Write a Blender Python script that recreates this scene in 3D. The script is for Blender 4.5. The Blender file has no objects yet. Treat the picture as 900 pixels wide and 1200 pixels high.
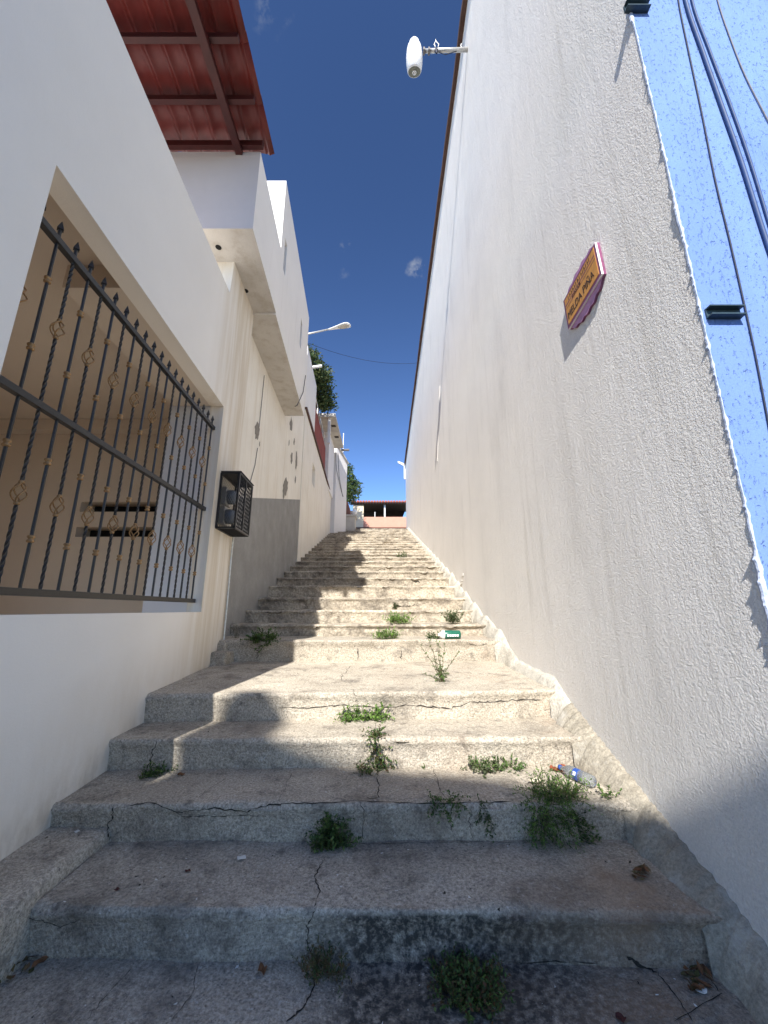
import bpy, bmesh, math, random
from mathutils import Vector, Matrix, noise
from mathutils.bvhtree import BVHTree

random.seed(7)
S = bpy.context.scene
COL = S.collection
R = math.radians

# ------------------------------------------------------------------ camera
PITCH = 14.0
FPX = 458.0                     # focal length in photograph pixels (900 x 1200)
cam = bpy.data.cameras.new("camera")
cam.sensor_fit = 'VERTICAL'
cam.sensor_height = 24.0
cam.lens = FPX / 1200.0 * 24.0
cam.clip_start = 0.05
cam.clip_end = 3000
camo = bpy.data.objects.new("camera", cam)
COL.objects.link(camo)
camo.location = (0, 0, 0)
camo.rotation_euler = (R(90 + PITCH), 0, 0)
S.camera = camo

# ------------------------------------------------------------------ light
SUN_D = Vector((0.185, 1.0, -0.92)).normalized()       # direction the light travels
elev = math.asin(-SUN_D.z)
azim = math.atan2(-SUN_D.x, -SUN_D.y)
W = bpy.data.worlds.new("World")
S.world = W
W.use_nodes = True
nt = W.node_tree
nt.nodes.clear()
wo = nt.nodes.new('ShaderNodeOutputWorld')
bg = nt.nodes.new('ShaderNodeBackground')
sky = nt.nodes.new('ShaderNodeTexSky')
sky.sky_type = 'NISHITA'
sky.sun_disc = False
sky.sun_elevation = elev
sky.sun_rotation = azim
sky.altitude = 1900
sky.air_density = 1.0
sky.dust_density = 0.3
sky.ozone_density = 1.6
bg.inputs['Strength'].default_value = 0.066
# a few faint fair-weather clouds, fixed in the sky by direction
tc = nt.nodes.new('ShaderNodeTexCoord')
nz = nt.nodes.new('ShaderNodeTexNoise')
nz.inputs['Scale'].default_value = 22
nz.inputs['Detail'].default_value = 8
nz.inputs['Roughness'].default_value = 0.65
nt.links.new(tc.outputs['Generated'], nz.inputs['Vector'])


def sky_dir(px, py):
    a = R(PITCH)
    dy = (600 - py) / FPX
    return Vector(((px - 450) / FPX, math.cos(a) - dy * math.sin(a), math.sin(a) + dy * math.cos(a))).normalized()


def wmath(op, a=None, b=None, v1=None, v2=None, clamp=False):
    m = nt.nodes.new('ShaderNodeMath')
    m.operation = op
    m.use_clamp = clamp
    if a is not None: nt.links.new(a, m.inputs[0])
    if b is not None: nt.links.new(b, m.inputs[1])
    if v1 is not None: m.inputs[0].default_value = v1
    if v2 is not None: m.inputs[1].default_value = v2
    return m.outputs[0]


nz2 = nt.nodes.new('ShaderNodeTexNoise')
nz2.inputs['Scale'].default_value = 30
nz2.inputs['Detail'].default_value = 5
nt.links.new(tc.outputs['Generated'], nz2.inputs['Vector'])
sub = nt.nodes.new('ShaderNodeVectorMath')
sub.operation = 'SUBTRACT'
nt.links.new(nz2.outputs['Color'], sub.inputs[0])
sub.inputs[1].default_value = (.5, .5, .5)
scl = nt.nodes.new('ShaderNodeVectorMath')
scl.operation = 'SCALE'
nt.links.new(sub.outputs[0], scl.inputs[0])
scl.inputs['Scale'].default_value = .06
warp = nt.nodes.new('ShaderNodeVectorMath')
warp.operation = 'ADD'
nt.links.new(tc.outputs['Generated'], warp.inputs[0])
nt.links.new(scl.outputs[0], warp.inputs[1])
total = None
for (px, py, rad, den) in ((489, 317, 1.7, 1.0), (405, 291, .8, .45), (402, 321, .9, .35), (319, 7, 2.0, .4)):
    vm = nt.nodes.new('ShaderNodeVectorMath')
    vm.operation = 'DISTANCE'
    nt.links.new(warp.outputs[0], vm.inputs[0])
    vm.inputs[1].default_value = sky_dir(px, py)
    q = wmath('DIVIDE', vm.outputs['Value'], v2=R(rad))
    q = wmath('SUBTRACT', None, q, v1=1.0, clamp=True)
    q = wmath('MULTIPLY', q, v2=den)
    total = q if total is None else wmath('ADD', total, q)
rmp = nt.nodes.new('ShaderNodeMapRange')
rmp.inputs['From Min'].default_value = 0.47
rmp.inputs['From Max'].default_value = 0.72
nt.links.new(nz.outputs['Fac'], rmp.inputs['Value'])
cm = wmath('MULTIPLY', total, rmp.outputs[0], clamp=True)
cm = wmath('MULTIPLY', cm, v2=1.3, clamp=True)
mixw = nt.nodes.new('ShaderNodeMix')
mixw.data_type = 'RGBA'
mixw.inputs['B'].default_value = (4.6, 4.9, 5.3, 1)
nt.links.new(cm, mixw.inputs['Factor'])
gam = nt.nodes.new('ShaderNodeGamma')          # deep high-altitude blue
gam.inputs['Gamma'].default_value = 1.45
nt.links.new(sky.outputs[0], gam.inputs['Color'])
nt.links.new(gam.outputs[0], mixw.inputs['A'])
nt.links.new(mixw.outputs['Result'], bg.inputs['Color'])
nt.links.new(bg.outputs[0], wo.inputs['Surface'])

sun = bpy.data.lights.new("sun", 'SUN')
sun.energy = 5.0
sun.angle = R(0.53)
sun.color = (1.0, 0.96, 0.90)
suno = bpy.data.objects.new("sun", sun)
COL.objects.link(suno)
suno.rotation_euler = SUN_D.to_track_quat('-Z', 'Y').to_euler()

S.view_settings.view_transform = 'Standard'
S.view_settings.look = 'None'
S.view_settings.exposure = 0.88
S.view_settings.gamma = 1.0
S.view_settings.use_curve_mapping = False
S.render.engine = 'CYCLES'
S.cycles.max_bounces = 10
S.cycles.diffuse_bounces = 8


# ------------------------------------------------------------------ geometry of the place
def ray(px, py):
    """sight line through a photograph pixel, as (X/Y, z/Y)"""
    a = R(PITCH)
    dy = (600 - py) / FPX
    d = math.cos(a) - dy * math.sin(a)
    return ((px - 450) / FPX / d, (math.sin(a) + dy * math.cos(a)) / d)


def at_y(px, py, Y):
    a, b = ray(px, py)
    return Vector((a * Y, Y, b * Y))


def at_z(px, py, z):
    a, b = ray(px, py)
    Y = z / b
    return Vector((a * Y, Y, z))


def at_left(px, py, c=1.64, s=.05):
    """on a left hand wall plane X = -c - s*Y"""
    a, b = ray(px, py)
    Y = -c / (a + s)
    return Vector((a * Y, Y, b * Y))


XR = 1.41                                   # plane of the long right hand wall


def at_right(px, py, x=XR):
    a, b = ray(px, py)
    Y = x / a
    return Vector((x, Y, b * Y))


# ------------------------------------------------------------------ materials
def newmat(name):
    m = bpy.data.materials.new(name)
    m.use_nodes = True
    return m, m.node_tree, m.node_tree.nodes['Principled BSDF']


class N:
    """tiny node helper"""
    def __init__(s, t): s.t = t

    def n(s, kind, **kw):
        o = s.t.nodes.new(kind)
        for k, v in kw.items():
            if hasattr(o, k): setattr(o, k, v)
            else: o.inputs[k].default_value = v
        return o

    def l(s, a, b): s.t.links.new(a, b)

    def math(s, op, a, b=0.0, clamp=False):
        m = s.n('ShaderNodeMath', operation=op, use_clamp=clamp)
        for i, v in enumerate((a, b)):
            if isinstance(v, (int, float)): m.inputs[i].default_value = v
            else: s.l(v, m.inputs[i])
        return m.outputs[0]

    def mix(s, f, a, b, blend='MIX'):
        m = s.n('ShaderNodeMix', data_type='RGBA', blend_type=blend)
        for nm, v in (('Factor', f), ('A', a), ('B', b)):
            if isinstance(v, (int, float)): m.inputs[nm].default_value = v
            elif isinstance(v, tuple): m.inputs[nm].default_value = (*v, 1)
            else: s.l(v, m.inputs[nm])
        return m.outputs['Result']

    def coord(s, scale=(1, 1, 1)):
        c = s.n('ShaderNodeTexCoord')
        mp = s.n('ShaderNodeMapping')
        mp.inputs['Scale'].default_value = scale
        s.l(c.outputs['Object'], mp.inputs['Vector'])
        return mp.outputs[0]

    def noise(s, sc, det=5, rough=.55, stretch=(1, 1, 1), dist=0.0):
        o = s.n('ShaderNodeTexNoise')
        o.inputs['Scale'].default_value = sc
        o.inputs['Detail'].default_value = det
        o.inputs['Roughness'].default_value = rough
        o.inputs['Distortion'].default_value = dist
        s.l(s.coord(stretch), o.inputs['Vector'])
        return o.outputs['Fac']

    def rng(s, v, a, b, c=0.0, d=1.0):
        o = s.n('ShaderNodeMapRange')
        o.inputs['From Min'].default_value = a
        o.inputs['From Max'].default_value = b
        o.inputs['To Min'].default_value = c
        o.inputs['To Max'].default_value = d
        s.l(v, o.inputs['Value'])
        return o.outputs[0]

    def axis(s, i):
        c = s.n('ShaderNodeTexCoord')
        x = s.n('ShaderNodeSeparateXYZ')
        s.l(c.outputs['Object'], x.inputs[0])
        return x.outputs[i]


def surf(name, c1, c2, sc=3.0, rough=.9, bumps=(), grain=0.0, grain_sc=180, stains=(), spec=.25, vary=0.0, contrast=(.3, .7), pits=None):
    """rough mineral surface. bumps: (scale, height m, stretch); stains: (colour, amount, scale, stretch, lo, hi, (axis, a, b))"""
    m, t, b = newmat(name)
    h = N(t)
    col = h.mix(h.rng(h.noise(sc, 7, .62), *contrast), c1, c2)
    if grain:
        g = h.rng(h.noise(grain_sc, 6, .85), .32, .68, 1 - grain, 1 + grain)
        col = h.mix(1.0, col, g, 'MULTIPLY')
    for (sc_col, amt, ssc, st, lo, hi, ax) in stains:
        f = h.rng(h.noise(ssc, 8, .65, st), lo, hi)
        f = h.math('MULTIPLY', f, amt, True)
        if ax:
            for (axi, a0, a1) in (ax if isinstance(ax[0], tuple) else (ax,)):
                if axi == 3: src = h.math('SUBTRACT', h.axis(2), h.math('MULTIPLY', h.axis(1), .21))
                else: src = h.axis(axi)
                k = h.rng(src, a0, a1)
                f = h.math('MULTIPLY', f, k, True)
        col = h.mix(f, col, sc_col)
    if vary:
        oi = h.n('ShaderNodeObjectInfo')
        col = h.mix(1.0, col, h.rng(oi.outputs['Random'], 0, 1, 1 - vary, 1 + vary), 'MULTIPLY')
    h.l(col, b.inputs['Base Color'])
    b.inputs['Roughness'].default_value = rough
    b.inputs['Specular IOR Level'].default_value = spec
    hgt = None
    for (bs, amp, st) in bumps:
        v = h.math('MULTIPLY', h.noise(bs, 5, .6, st), amp)
        hgt = v if hgt is None else h.math('ADD', hgt, v)
    if pits:
        bs, amp, st, lo, hi = pits
        v = h.math('MULTIPLY', h.rng(h.noise(bs, 3, .6, st), lo, hi), -amp)
        hgt = v if hgt is None else h.math('ADD', hgt, v)
    if hgt is not None:
        bp = h.n('ShaderNodeBump')
        bp.inputs['Strength'].default_value = 1.0
        bp.inputs['Distance'].default_value = 1.0
        h.l(hgt, bp.inputs['Height'])
        h.l(bp.outputs[0], b.inputs['Normal'])
    return m


def plain(name, c, rough=.6, metal=0.0, spec=.4, var=.15, sc=30, bump=0.0):
    m, t, b = newmat(name)
    h = N(t)
    lo = tuple(v * (1 - var) for v in c)
    hi = tuple(min(1, v * (1 + var)) for v in c)
    h.l(h.mix(h.rng(h.noise(sc, 5, .6), .3, .7), lo, hi), b.inputs['Base Color'])
    b.inputs['Roughness'].default_value = rough
    b.inputs['Metallic'].default_value = metal
    b.inputs['Specular IOR Level'].default_value = spec
    if bump:
        bp = h.n('ShaderNodeBump')
        bp.inputs['Distance'].default_value = bump
        h.l(h.noise(sc * 4, 4), bp.inputs['Height'])
        h.l(bp.outputs[0], b.inputs['Normal'])
    return m


def leafmat(name, c1, c2):
    m, t, b = newmat(name)
    h = N(t)
    g = h.n('ShaderNodeNewGeometry')
    col = h.mix(h.rng(g.outputs['Random Per Island'], 0, 1), c1, c2)
    h.l(col, b.inputs['Base Color'])
    b.inputs['Roughness'].default_value = .55
    b.inputs['Specular IOR Level'].default_value = .3
    tr = h.n('ShaderNodeBsdfTranslucent')
    h.l(col, tr.inputs['Color'])
    mx = h.n('ShaderNodeMixShader')
    mx.inputs[0].default_value = .3
    h.l(b.outputs[0], mx.inputs[1])
    h.l(tr.outputs[0], mx.inputs[2])
    h.l(mx.outputs[0], t.nodes['Material Output'].inputs['Surface'])
    return m


M = {}
DIRT = (.10, .085, .07)
M['concrete'] = surf('concrete', (.50, .445, .36), (.36, .318, .255), 2.2, .95,
                     [(9, .012, (1, 1, 1)), (38, .010, (1, 1, 1)), (95, .007, (1, 1, 1))], .7, 75,
                     [(DIRT, .75, 3.0, (1, 1, 1), .52, .75, None), ((.62, .59, .53), .6, 30, (1, 1, 1), .60, .70, None), ((.09, .08, .07), .75, 85, (1, 1, 1), .58, .66, None), ((.12, .11, .095), .6, 12, (1, 1, 1), .56, .70, None),
                      ((.06, .055, .05), .6, 70, (1, 1, 1), .64, .74, None), ((.34, .22, .14), .45, 1.7, (1, 1, 1), .5, .7, (0, -.2, 1.1))], vary=.06)
M['concrete_mossy'] = surf('weathered_concrete', (.45, .405, .335), (.32, .288, .235), 2.2, .95,
                     [(9, .012, (1, 1, 1)), (38, .011, (1, 1, 1)), (95, .008, (1, 1, 1))], .7, 75,
                     [(DIRT, .75, 3.0, (1, 1, 1), .50, .75, None), ((.62, .59, .53), .6, 30, (1, 1, 1), .60, .70, None), ((.09, .08, .07), .75, 85, (1, 1, 1), .58, .66, None), ((.12, .11, .095), .6, 12, (1, 1, 1), .56, .70, None),
                      ((.04, .038, .035), .95, 36, (1, 1, 1), .34, .57, ((0, -.34, -.10), (0, 1.5, .55), (2, .214, .200))),
                      ((.07, .066, .06), .6, 40, (1, 1, 1), .54, .68, ((0, -.6, -.1), (0, 1.3, .3))),
                      ((.32, .21, .13), .6, 1.7, (1, 1, 1), .44, .65, (0, .3, 1.1))], vary=.0)
M['stone_steps'] = surf('worn_stone', (.54, .475, .375), (.34, .295, .235), 3.2, .95,
                     [(7, .03, (1, 1, 1)), (22, .025, (1, 1, 1)), (60, .012, (1, 1, 1))], .55, 30,
                     [(DIRT, .85, 5, (1, .6, 1), .47, .70, None), ((.08, .07, .055), .75, 22, (.5, .5, 1), .62, .72, None)], vary=.12)
M['curb'] = surf('mortar_fillet', (.36, .325, .26), (.255, .228, .18), 4, .92,
                 [(12, .01, (1, 1, 1)), (45, .008, (1, 1, 1))], .45, 60,
                 [((.55, .53, .48), .5, 6, (1, 1, 1), .54, .68, None), (DIRT, .5, 5, (1, 1, 1), .55, .75, None)])
M['curb_white'] = surf('whitewashed_mortar', (.56, .53, .46), (.40, .37, .31), 6, .92,
                 [(14, .012, (1, 1, 1)), (50, .010, (1, 1, 1))], .35, 60, [(DIRT, .7, 9, (1, 1, 1), .60, .76, None)])
M['right_wall'] = surf('rough_grey_stucco', (.88, .84, .785), (.81, .775, .725), 1.1, .93,
                 [(60, .012, (1, 1, 1)), (120, .006, (1, 1, 1)), (24, .009, (1, 1, .45)), (6, .014, (1, 1, .13))], .17, 80,  # grain speckle puts the shading of the stucco pits into the colour
                 [((.56, .53, .49), .5, 1.2, (1, 1, .3), .55, .8, None), ((.55, .51, .45), .5, 5, (1, 1, .05), .58, .75, None)])
M['white_plaster'] = surf('white_wall_paint', (.87, .83, .765), (.82, .78, .715), .9, .85,
                 [(90, .0008, (1, 1, 1)), (4, .004, (1, 1, .5))], .025, 300,
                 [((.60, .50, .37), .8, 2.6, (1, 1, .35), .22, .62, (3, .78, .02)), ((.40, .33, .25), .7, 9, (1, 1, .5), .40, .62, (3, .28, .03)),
                  ((.62, .53, .40), .8, 9, (1, 1, .06), .30, .60, (1, 2.45, 3.05))])
M['stained_plaster'] = surf('stained_white_plaster', (.86, .82, .74), (.77, .725, .64), 1.4, .9,
                 [(60, .0015, (1, 1, 1)), (6, .006, (1, 1, .4))], .05, 220,
                 [((.62, .53, .40), .5, 7, (1, 1, .08), .52, .72, None), ((.45, .38, .30), .5, 14, (1, 1, .05), .60, .75, None)])
M['block_plaster'] = surf('cool_white_plaster', (.85, .82, .78), (.78, .755, .72), 1.0, .9,
                 [(70, .001, (1, 1, 1)), (5, .005, (1, 1, .4))], .04, 220,
                 [((.55, .50, .45), .4, 6, (1, 1, .07), .58, .75, None)])
M['soffit'] = surf('raw_slab_underside', (.62, .59, .55), (.52, .49, .45), 3, .95,
                 [(40, .003, (1, 1, 1))], .1, 160, [((.42, .36, .29), .6, 6, (1, 1, 1), .5, .7, None)])
M['lilac_shaded'] = surf('roof_shaded_lilac_paint', (.57, .525, .52), (.50, .46, .46), 1.2, .9, [(70, .001, (1, 1, 1))], .04, 200)  # balcony end face: the roof's shade is put into this lilac-grey colour
M['dado'] = surf('grey_cement_dado', (.34, .335, .325), (.25, .245, .235), 3, .95,
                 [(60, .006, (1, 1, 1)), (160, .003, (1, 1, 1))], .35, 130, [((.48, .45, .40), .5, 6, (1, 1, 1), .58, .75, None)])
M['porch_paint'] = surf('brown_grey_porch_paint', (.67, .58, .48), (.61, .53, .44), 1.4, .9, [(60, .001, (1, 1, 1))], .03, 200)
M['jamb_paint'] = surf('pale_grey_jamb_paint', (.66, .67, .70), (.60, .61, .64), 1.4, .85, [(60, .001, (1, 1, 1))], .03, 200)
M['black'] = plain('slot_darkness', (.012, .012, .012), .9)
M['blue_wall'] = surf('sky_blue_stucco', (.165, .262, .56), (.140, .232, .51), 1.6, .9,
                 [(110, .0016, (1, 1, 1)), (30, .003, (1, 1, .12))], .06, 200,
                 [((.09, .16, .36), .7, 60, (1, 1, .03), .60, .72, None), ((.05, .10, .25), .65, 75, (1, 1, .5), .65, .72, None), ((.20, .33, .60), .5, 2, (1, 1, .3), .5, .7, None)],
                 pits=(70, .004, (1, 1, .5), .58, .70))
M['white_edge'] = surf('chalky_plaster_edge', (.52, .57, .68), (.36, .42, .56), 20, .95, [(40, .006, (1, 1, 1))], .1, 200)
M['brown_eave'] = surf('brown_eave_paint', (.085, .045, .032), (.13, .075, .055), 8, .8, [(30, .008, (1, 1, 1))], .2, 120)
M['red_metal'] = plain('dark_red_paint', (.105, .011, .008), .5, 0, .4, .2, 5)
M['red_beam'] = plain('red_oxide_beam', (.05, .008, .007), .5, 0, .4, .2, 9)
M['iron'] = plain('black_iron', (.018, .018, .019), .42, .0, .5, .3, 60, .0006)
M['brass'] = plain('aged_gold_paint', (.33, .20, .09), .45, .5, .5, .3, 80)
M['galv'] = plain('galvanised_steel', (.55, .54, .51), .4, .6, .5, .2, 40)
M['lamp_white'] = plain('white_lamp_housing', (.86, .86, .85), .35, 0, .5, .04, 20)
M['lens_dark'] = plain('dark_lamp_lens', (.13, .14, .11), .2, 0, .5, .2, 30)
M['glass_grey'] = plain('meter_glass', (.16, .19, .24), .15, 0, .6, .3, 25)
M['teal_iron'] = plain('dark_teal_iron', (.04, .07, .085), .5, .2, .5, .2, 40)
M['cable'] = plain('black_cable', (.012, .016, .035), .6)
M['cable_grey'] = plain('grey_cable', (.16, .15, .15), .6)
M['cable_blue'] = plain('cable_painted_blue', (.035, .07, .17), .6)
M['orange'] = plain('ochre_tile_glaze', (.60, .27, .045), .35, 0, .5, .18, 18)
M['purple'] = plain('plum_glaze', (.20, .055, .13), .35, 0, .5, .25, 25)
M['lilac'] = plain('lilac_glaze', (.42, .20, .36), .35, 0, .5, .2, 22)
M['sign_edge'] = plain('white_ceramic_edge', (.85, .83, .82), .6, 0, .4, .05)
M['ink'] = plain('dark_lettering', (.03, .012, .01), .6)
M['crack'] = plain('crack_shadow_soil', (.045, .040, .034), 1.0, 0, 0, .3, 60)
M['leaf_bright'] = leafmat('bright_green_leaf', (.11, .23, .035), (.20, .32, .07))
M['leaf_mid'] = leafmat('green_leaf', (.065, .135, .03), (.14, .21, .06))
M['leaf_dark'] = leafmat('dark_green_leaf', (.035, .07, .022), (.08, .12, .04))
M['leaf_tree'] = leafmat('tree_leaf', (.030, .045, .014), (.11, .125, .04))
M['leaf_dry'] = leafmat('dry_leaf', (.19, .12, .06), (.10, .10, .035))
M['leaf_red'] = leafmat('reddish_leaf', (.13, .055, .03), (.07, .09, .03))
M['leaf_grey'] = leafmat('grey_green_leaf', (.11, .14, .07), (.17, .19, .11))
M['stem'] = plain('green_brown_stem', (.10, .09, .04), .8)
M['bark'] = plain('bark', (.12, .085, .06), .9, 0, .2, .3, 14, .01)
M['brick_red'] = surf('brick_red_paint', (.30, .075, .05), (.22, .055, .04), 3, .85, [(40, .002, (1, 1, 1))], .1, 120)
M['brown_red'] = surf('weathered_brown_wall', (.30, .15, .11), (.22, .12, .09), 4, .9, [(40, .003, (1, 1, 1))], .15, 120)
M['pink'] = surf('pink_wall_paint', (.60, .31, .23), (.54, .27, .20), 3, .9, [(50, .002, (1, 1, 1))], .06, 120)
M['cream'] = surf('cream_wall_paint', (.74, .66, .50), (.64, .56, .42), 3, .9, [(50, .002, (1, 1, 1))], .06, 120)
M['tile'] = surf('terracotta_tile', (.42, .13, .08), (.30, .09, .06), 6, .8, [(30, .004, (1, 1, 1))], .2, 90)
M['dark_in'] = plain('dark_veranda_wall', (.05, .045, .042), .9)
M['pale_slab'] = surf('pale_slab', (.60, .57, .50), (.48, .45, .40), 4, .9, [(40, .002, (1, 1, 1))], .08, 120)
M['asphalt'] = surf('street_surface', (.16, .15, .14), (.11, .105, .10), 2, .95, [(60, .003, (1, 1, 1))], .3, 200)
M['earth'] = surf('dry_earth', (.24, .19, .14), (.17, .14, .10), 1, .95, [(20, .01, (1, 1, 1))], .2, 60)
M['far_wall'] = surf('street_house_wall', (.55, .50, .43), (.48, .44, .38), 1, .9, [(40, .002, (1, 1, 1))], .05, 80)
M['tank'] = plain('black_tank_plastic', (.03, .03, .03), .5)
M['peel'] = surf('bare_cement_patch', (.30, .28, .25), (.20, .18, .16), 20, .95, [(60, .004, (1, 1, 1))], .3, 160)
M['blue_label'] = plain('blue_label', (.02, .07, .30), .4, 0, .5, .15, 60)
M['label_white'] = plain('white_print', (.8, .8, .8), .5)
M['green_plastic'] = plain('green_plastic', (.012, .11, .07), .25, 0, .5, .2, 40)
M['rag'] = plain('rusty_rag', (.20, .06, .03), .9, 0, .1, .35, 30)
M['paper'] = plain('pale_scrap', (.62, .61, .57), .8)
M['deadleaf'] = plain('dead_leaf', (.16, .075, .035), .8, 0, .2, .3, 60)
M['plum_petal'] = plain('dark_red_leaf', (.06, .012, .010), .7)
m, t, b = newmat('clear_plastic')
b.inputs['Base Color'].default_value = (.50, .53, .54, 1)
b.inputs['Roughness'].default_value = .12
b.inputs['Transmission Weight'].default_value = .75
b.inputs['IOR'].default_value = 1.2
hh = N(t)
bp_ = hh.n('ShaderNodeBump'); bp_.inputs['Distance'].default_value = .004
hh.l(hh.noise(60, 3), bp_.inputs['Height']); hh.l(bp_.outputs[0], b.inputs['Normal'])
M['clear'] = m


# ------------------------------------------------------------------ mesh helpers
class MB:
    def __init__(s): s.v, s.f, s.m = [], [], []

    def add(s, vs, fs, mi=0):
        o = len(s.v)
        s.v += [Vector(p) for p in vs]
        s.f += [tuple(i + o for i in f) for f in fs]
        s.m += [mi] * len(fs)
        return s

    def box(s, a, c, skip=(), mi=0):
        (x0, y0, z0), (x1, y1, z1) = a, c
        return s.hexa([(x0, y0, z0), (x1, y0, z0), (x1, y1, z0), (x0, y1, z0), (x0, y0, z1), (x1, y0, z1), (x1, y1, z1), (x0, y1, z1)], skip, mi)

    def hexa(s, p, skip=(), mi=0):
        F = {'bottom': (0, 3, 2, 1), 'top': (4, 5, 6, 7), 'near': (0, 1, 5, 4), 'right': (1, 2, 6, 5), 'far': (2, 3, 7, 6), 'left': (3, 0, 4, 7)}
        return s.add(p, [f for k, f in F.items() if k not in skip], mi)

    def tube(s, pts, r, seg=6, mi=0, cap=True, square=False, twist=0.0):
        pts = [Vector(p) for p in pts]
        n = len(pts)
        rr = r if isinstance(r, (list, tuple)) else [r] * n
        rings = []
        up = Vector((0, 0, 1))
        d0 = (pts[1] - pts[0]).normalized()
        if abs(d0.dot(up)) > .95: up = Vector((1, 0, 0))
        a = d0.cross(up).normalized()
        for i, p in enumerate(pts):
            d = (pts[min(i + 1, n - 1)] - pts[max(i - 1, 0)]).normalized()
            a = (a - d * a.dot(d)).normalized()
            b_ = d.cross(a)
            ph = twist * i + (math.pi / 4 if square else 0)
            rings.append([p + (a * math.cos(ph + 2 * math.pi * k / seg) + b_ * math.sin(ph + 2 * math.pi * k / seg)) * rr[i] for k in range(seg)])
        fs = []
        for i in range(n - 1):
            for k in range(seg):
                q = (k + 1) % seg
                fs.append((i * seg + k, i * seg + q, (i + 1) * seg + q, (i + 1) * seg + k))
        if cap:
            fs.append(tuple(reversed(range(seg))))
            fs.append(tuple((n - 1) * seg + k for k in range(seg)))
        return s.add([p for r_ in rings for p in r_], fs, mi)

    def lathe(s, base, axis, prof, seg=16, mi=0):
        """prof: list of (distance along axis, radius)"""
        axis = Vector(axis).normalized()
        base = Vector(base)
        return s.tube([base + axis * d for d, _ in prof], [max(r, 1e-4) for _, r in prof], seg, mi)

    def build(s, name, mat, parent=None, smooth=False, bevel=0.0):
        me = bpy.data.meshes.new(name)
        off = Vector(parent.location) if parent is not None and parent.parent is None else (Vector(parent['_o']) if parent is not None else Vector((0, 0, 0)))
        me.from_pydata([p - off for p in s.v], [], s.f)
        mats = mat if isinstance(mat, (list, tuple)) else [mat]
        for q in mats: me.materials.append(q)
        me.polygons.foreach_set('material_index', s.m)
        if smooth: me.polygons.foreach_set('use_smooth', [True] * len(me.polygons))
        me.update()
        o = bpy.data.objects.new(name, me)
        COL.objects.link(o)
        if parent is not None: o.parent = parent
        o['_o'] = list(off)
        if bevel:
            bv = o.modifiers.new('bevel', 'BEVEL')
            bv.width = bevel
            bv.segments = 2
            bv.limit_method = 'ANGLE'
        return o


def thing(name, label, cat, loc, group=None):
    o = bpy.data.objects.new(name, None)
    COL.objects.link(o)
    o.location = loc
    o.empty_display_size = .1
    o['label'] = label
    o['category'] = cat
    if group: o['group'] = group
    return o


def tag(o, label, cat, group=None):
    o['label'] = label
    o['category'] = cat
    if group: o['group'] = group
    return o


def struct(o):
    o['kind'] = 'structure'
    return o


def fr(p, sc=1.0, oct=4):
    return noise.fractal(Vector(p) * sc, 1.0, 2.0, oct)


def panel(mb, fn, us, vs, holes=(), depth=.12, mi=0, back=None):
    """wall sheet on fn(u, v, inward) with recessed openings (i, j) in its grid"""
    for i in range(len(us) - 1):
        for j in range(len(vs) - 1):
            c = [(us[i], vs[j]), (us[i + 1], vs[j]), (us[i + 1], vs[j + 1]), (us[i], vs[j + 1])]
            if (i, j) not in holes:
                mb.add([fn(u, v, 0) for u, v in c], [(0, 1, 2, 3)], mi)
            else:
                for k in range(4):
                    a, b_ = c[k], c[(k + 1) % 4]
                    mb.add([fn(*a, 0), fn(*a, depth), fn(*b_, depth), fn(*b_, 0)], [(0, 1, 2, 3)], mi)
                if back is not None:
                    back.append([fn(u, v, depth - .004) for u, v in c])
    return mb


def LW(c, s=.05):
    return lambda y, z, o=0.0: (-c - s * y - o, y, z)


near = LW(1.64)
HOUSE2 = 1.78
second = LW(HOUSE2)
third = LW(1.76)
blockp = LW(1.24, .066)

# ------------------------------------------------------------------ ground, street
g = MB()
g.add([(-400, -400, -1.46), (400, -400, -1.46), (400, 400, -1.46), (-400, 400, -1.46)], [(0, 1, 2, 3)])
struct(g.build('ground', M['earth']))
g = MB()
g.box((-60, -8.5, -1.6), (60, .9, -1.40))
struct(g.build('street', M['asphalt']))
g = MB()
g.box((-30, 22.2, -1.4), (30, 80, 4.47))
struct(g.build('upper_street', M['earth']))

# ------------------------------------------------------------------ the stairway
STEPS = [(.85, -1.365), (1.915, -1.18), (2.39, -1.003), (2.85, -.82), (3.28, -.623), (4.76, -.343), (5.4, -.194), (6.05, -.012), (6.7, .188),
         (7.35, .426), (8.0, .624), (8.68, .816)]
for i in range(1, 20):
    STEPS.append((8.68 + .701 * i, .816 + .1939 * i))
TILT = {1: (.03, -.02), 3: (-.03, .03), 4: (-.07, .08), 5: (-.12, .04)}
stair = struct(bpy.data.objects.new('stairway', None))
COL.objects.link(stair)
stair.location = (0, 1.9, -1.4)
step_objs = []
world_v, world_f = [], []


def step_left(y):
    return -1.64 - .05 * y - (.35 if y > 4.7 else .03)


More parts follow.
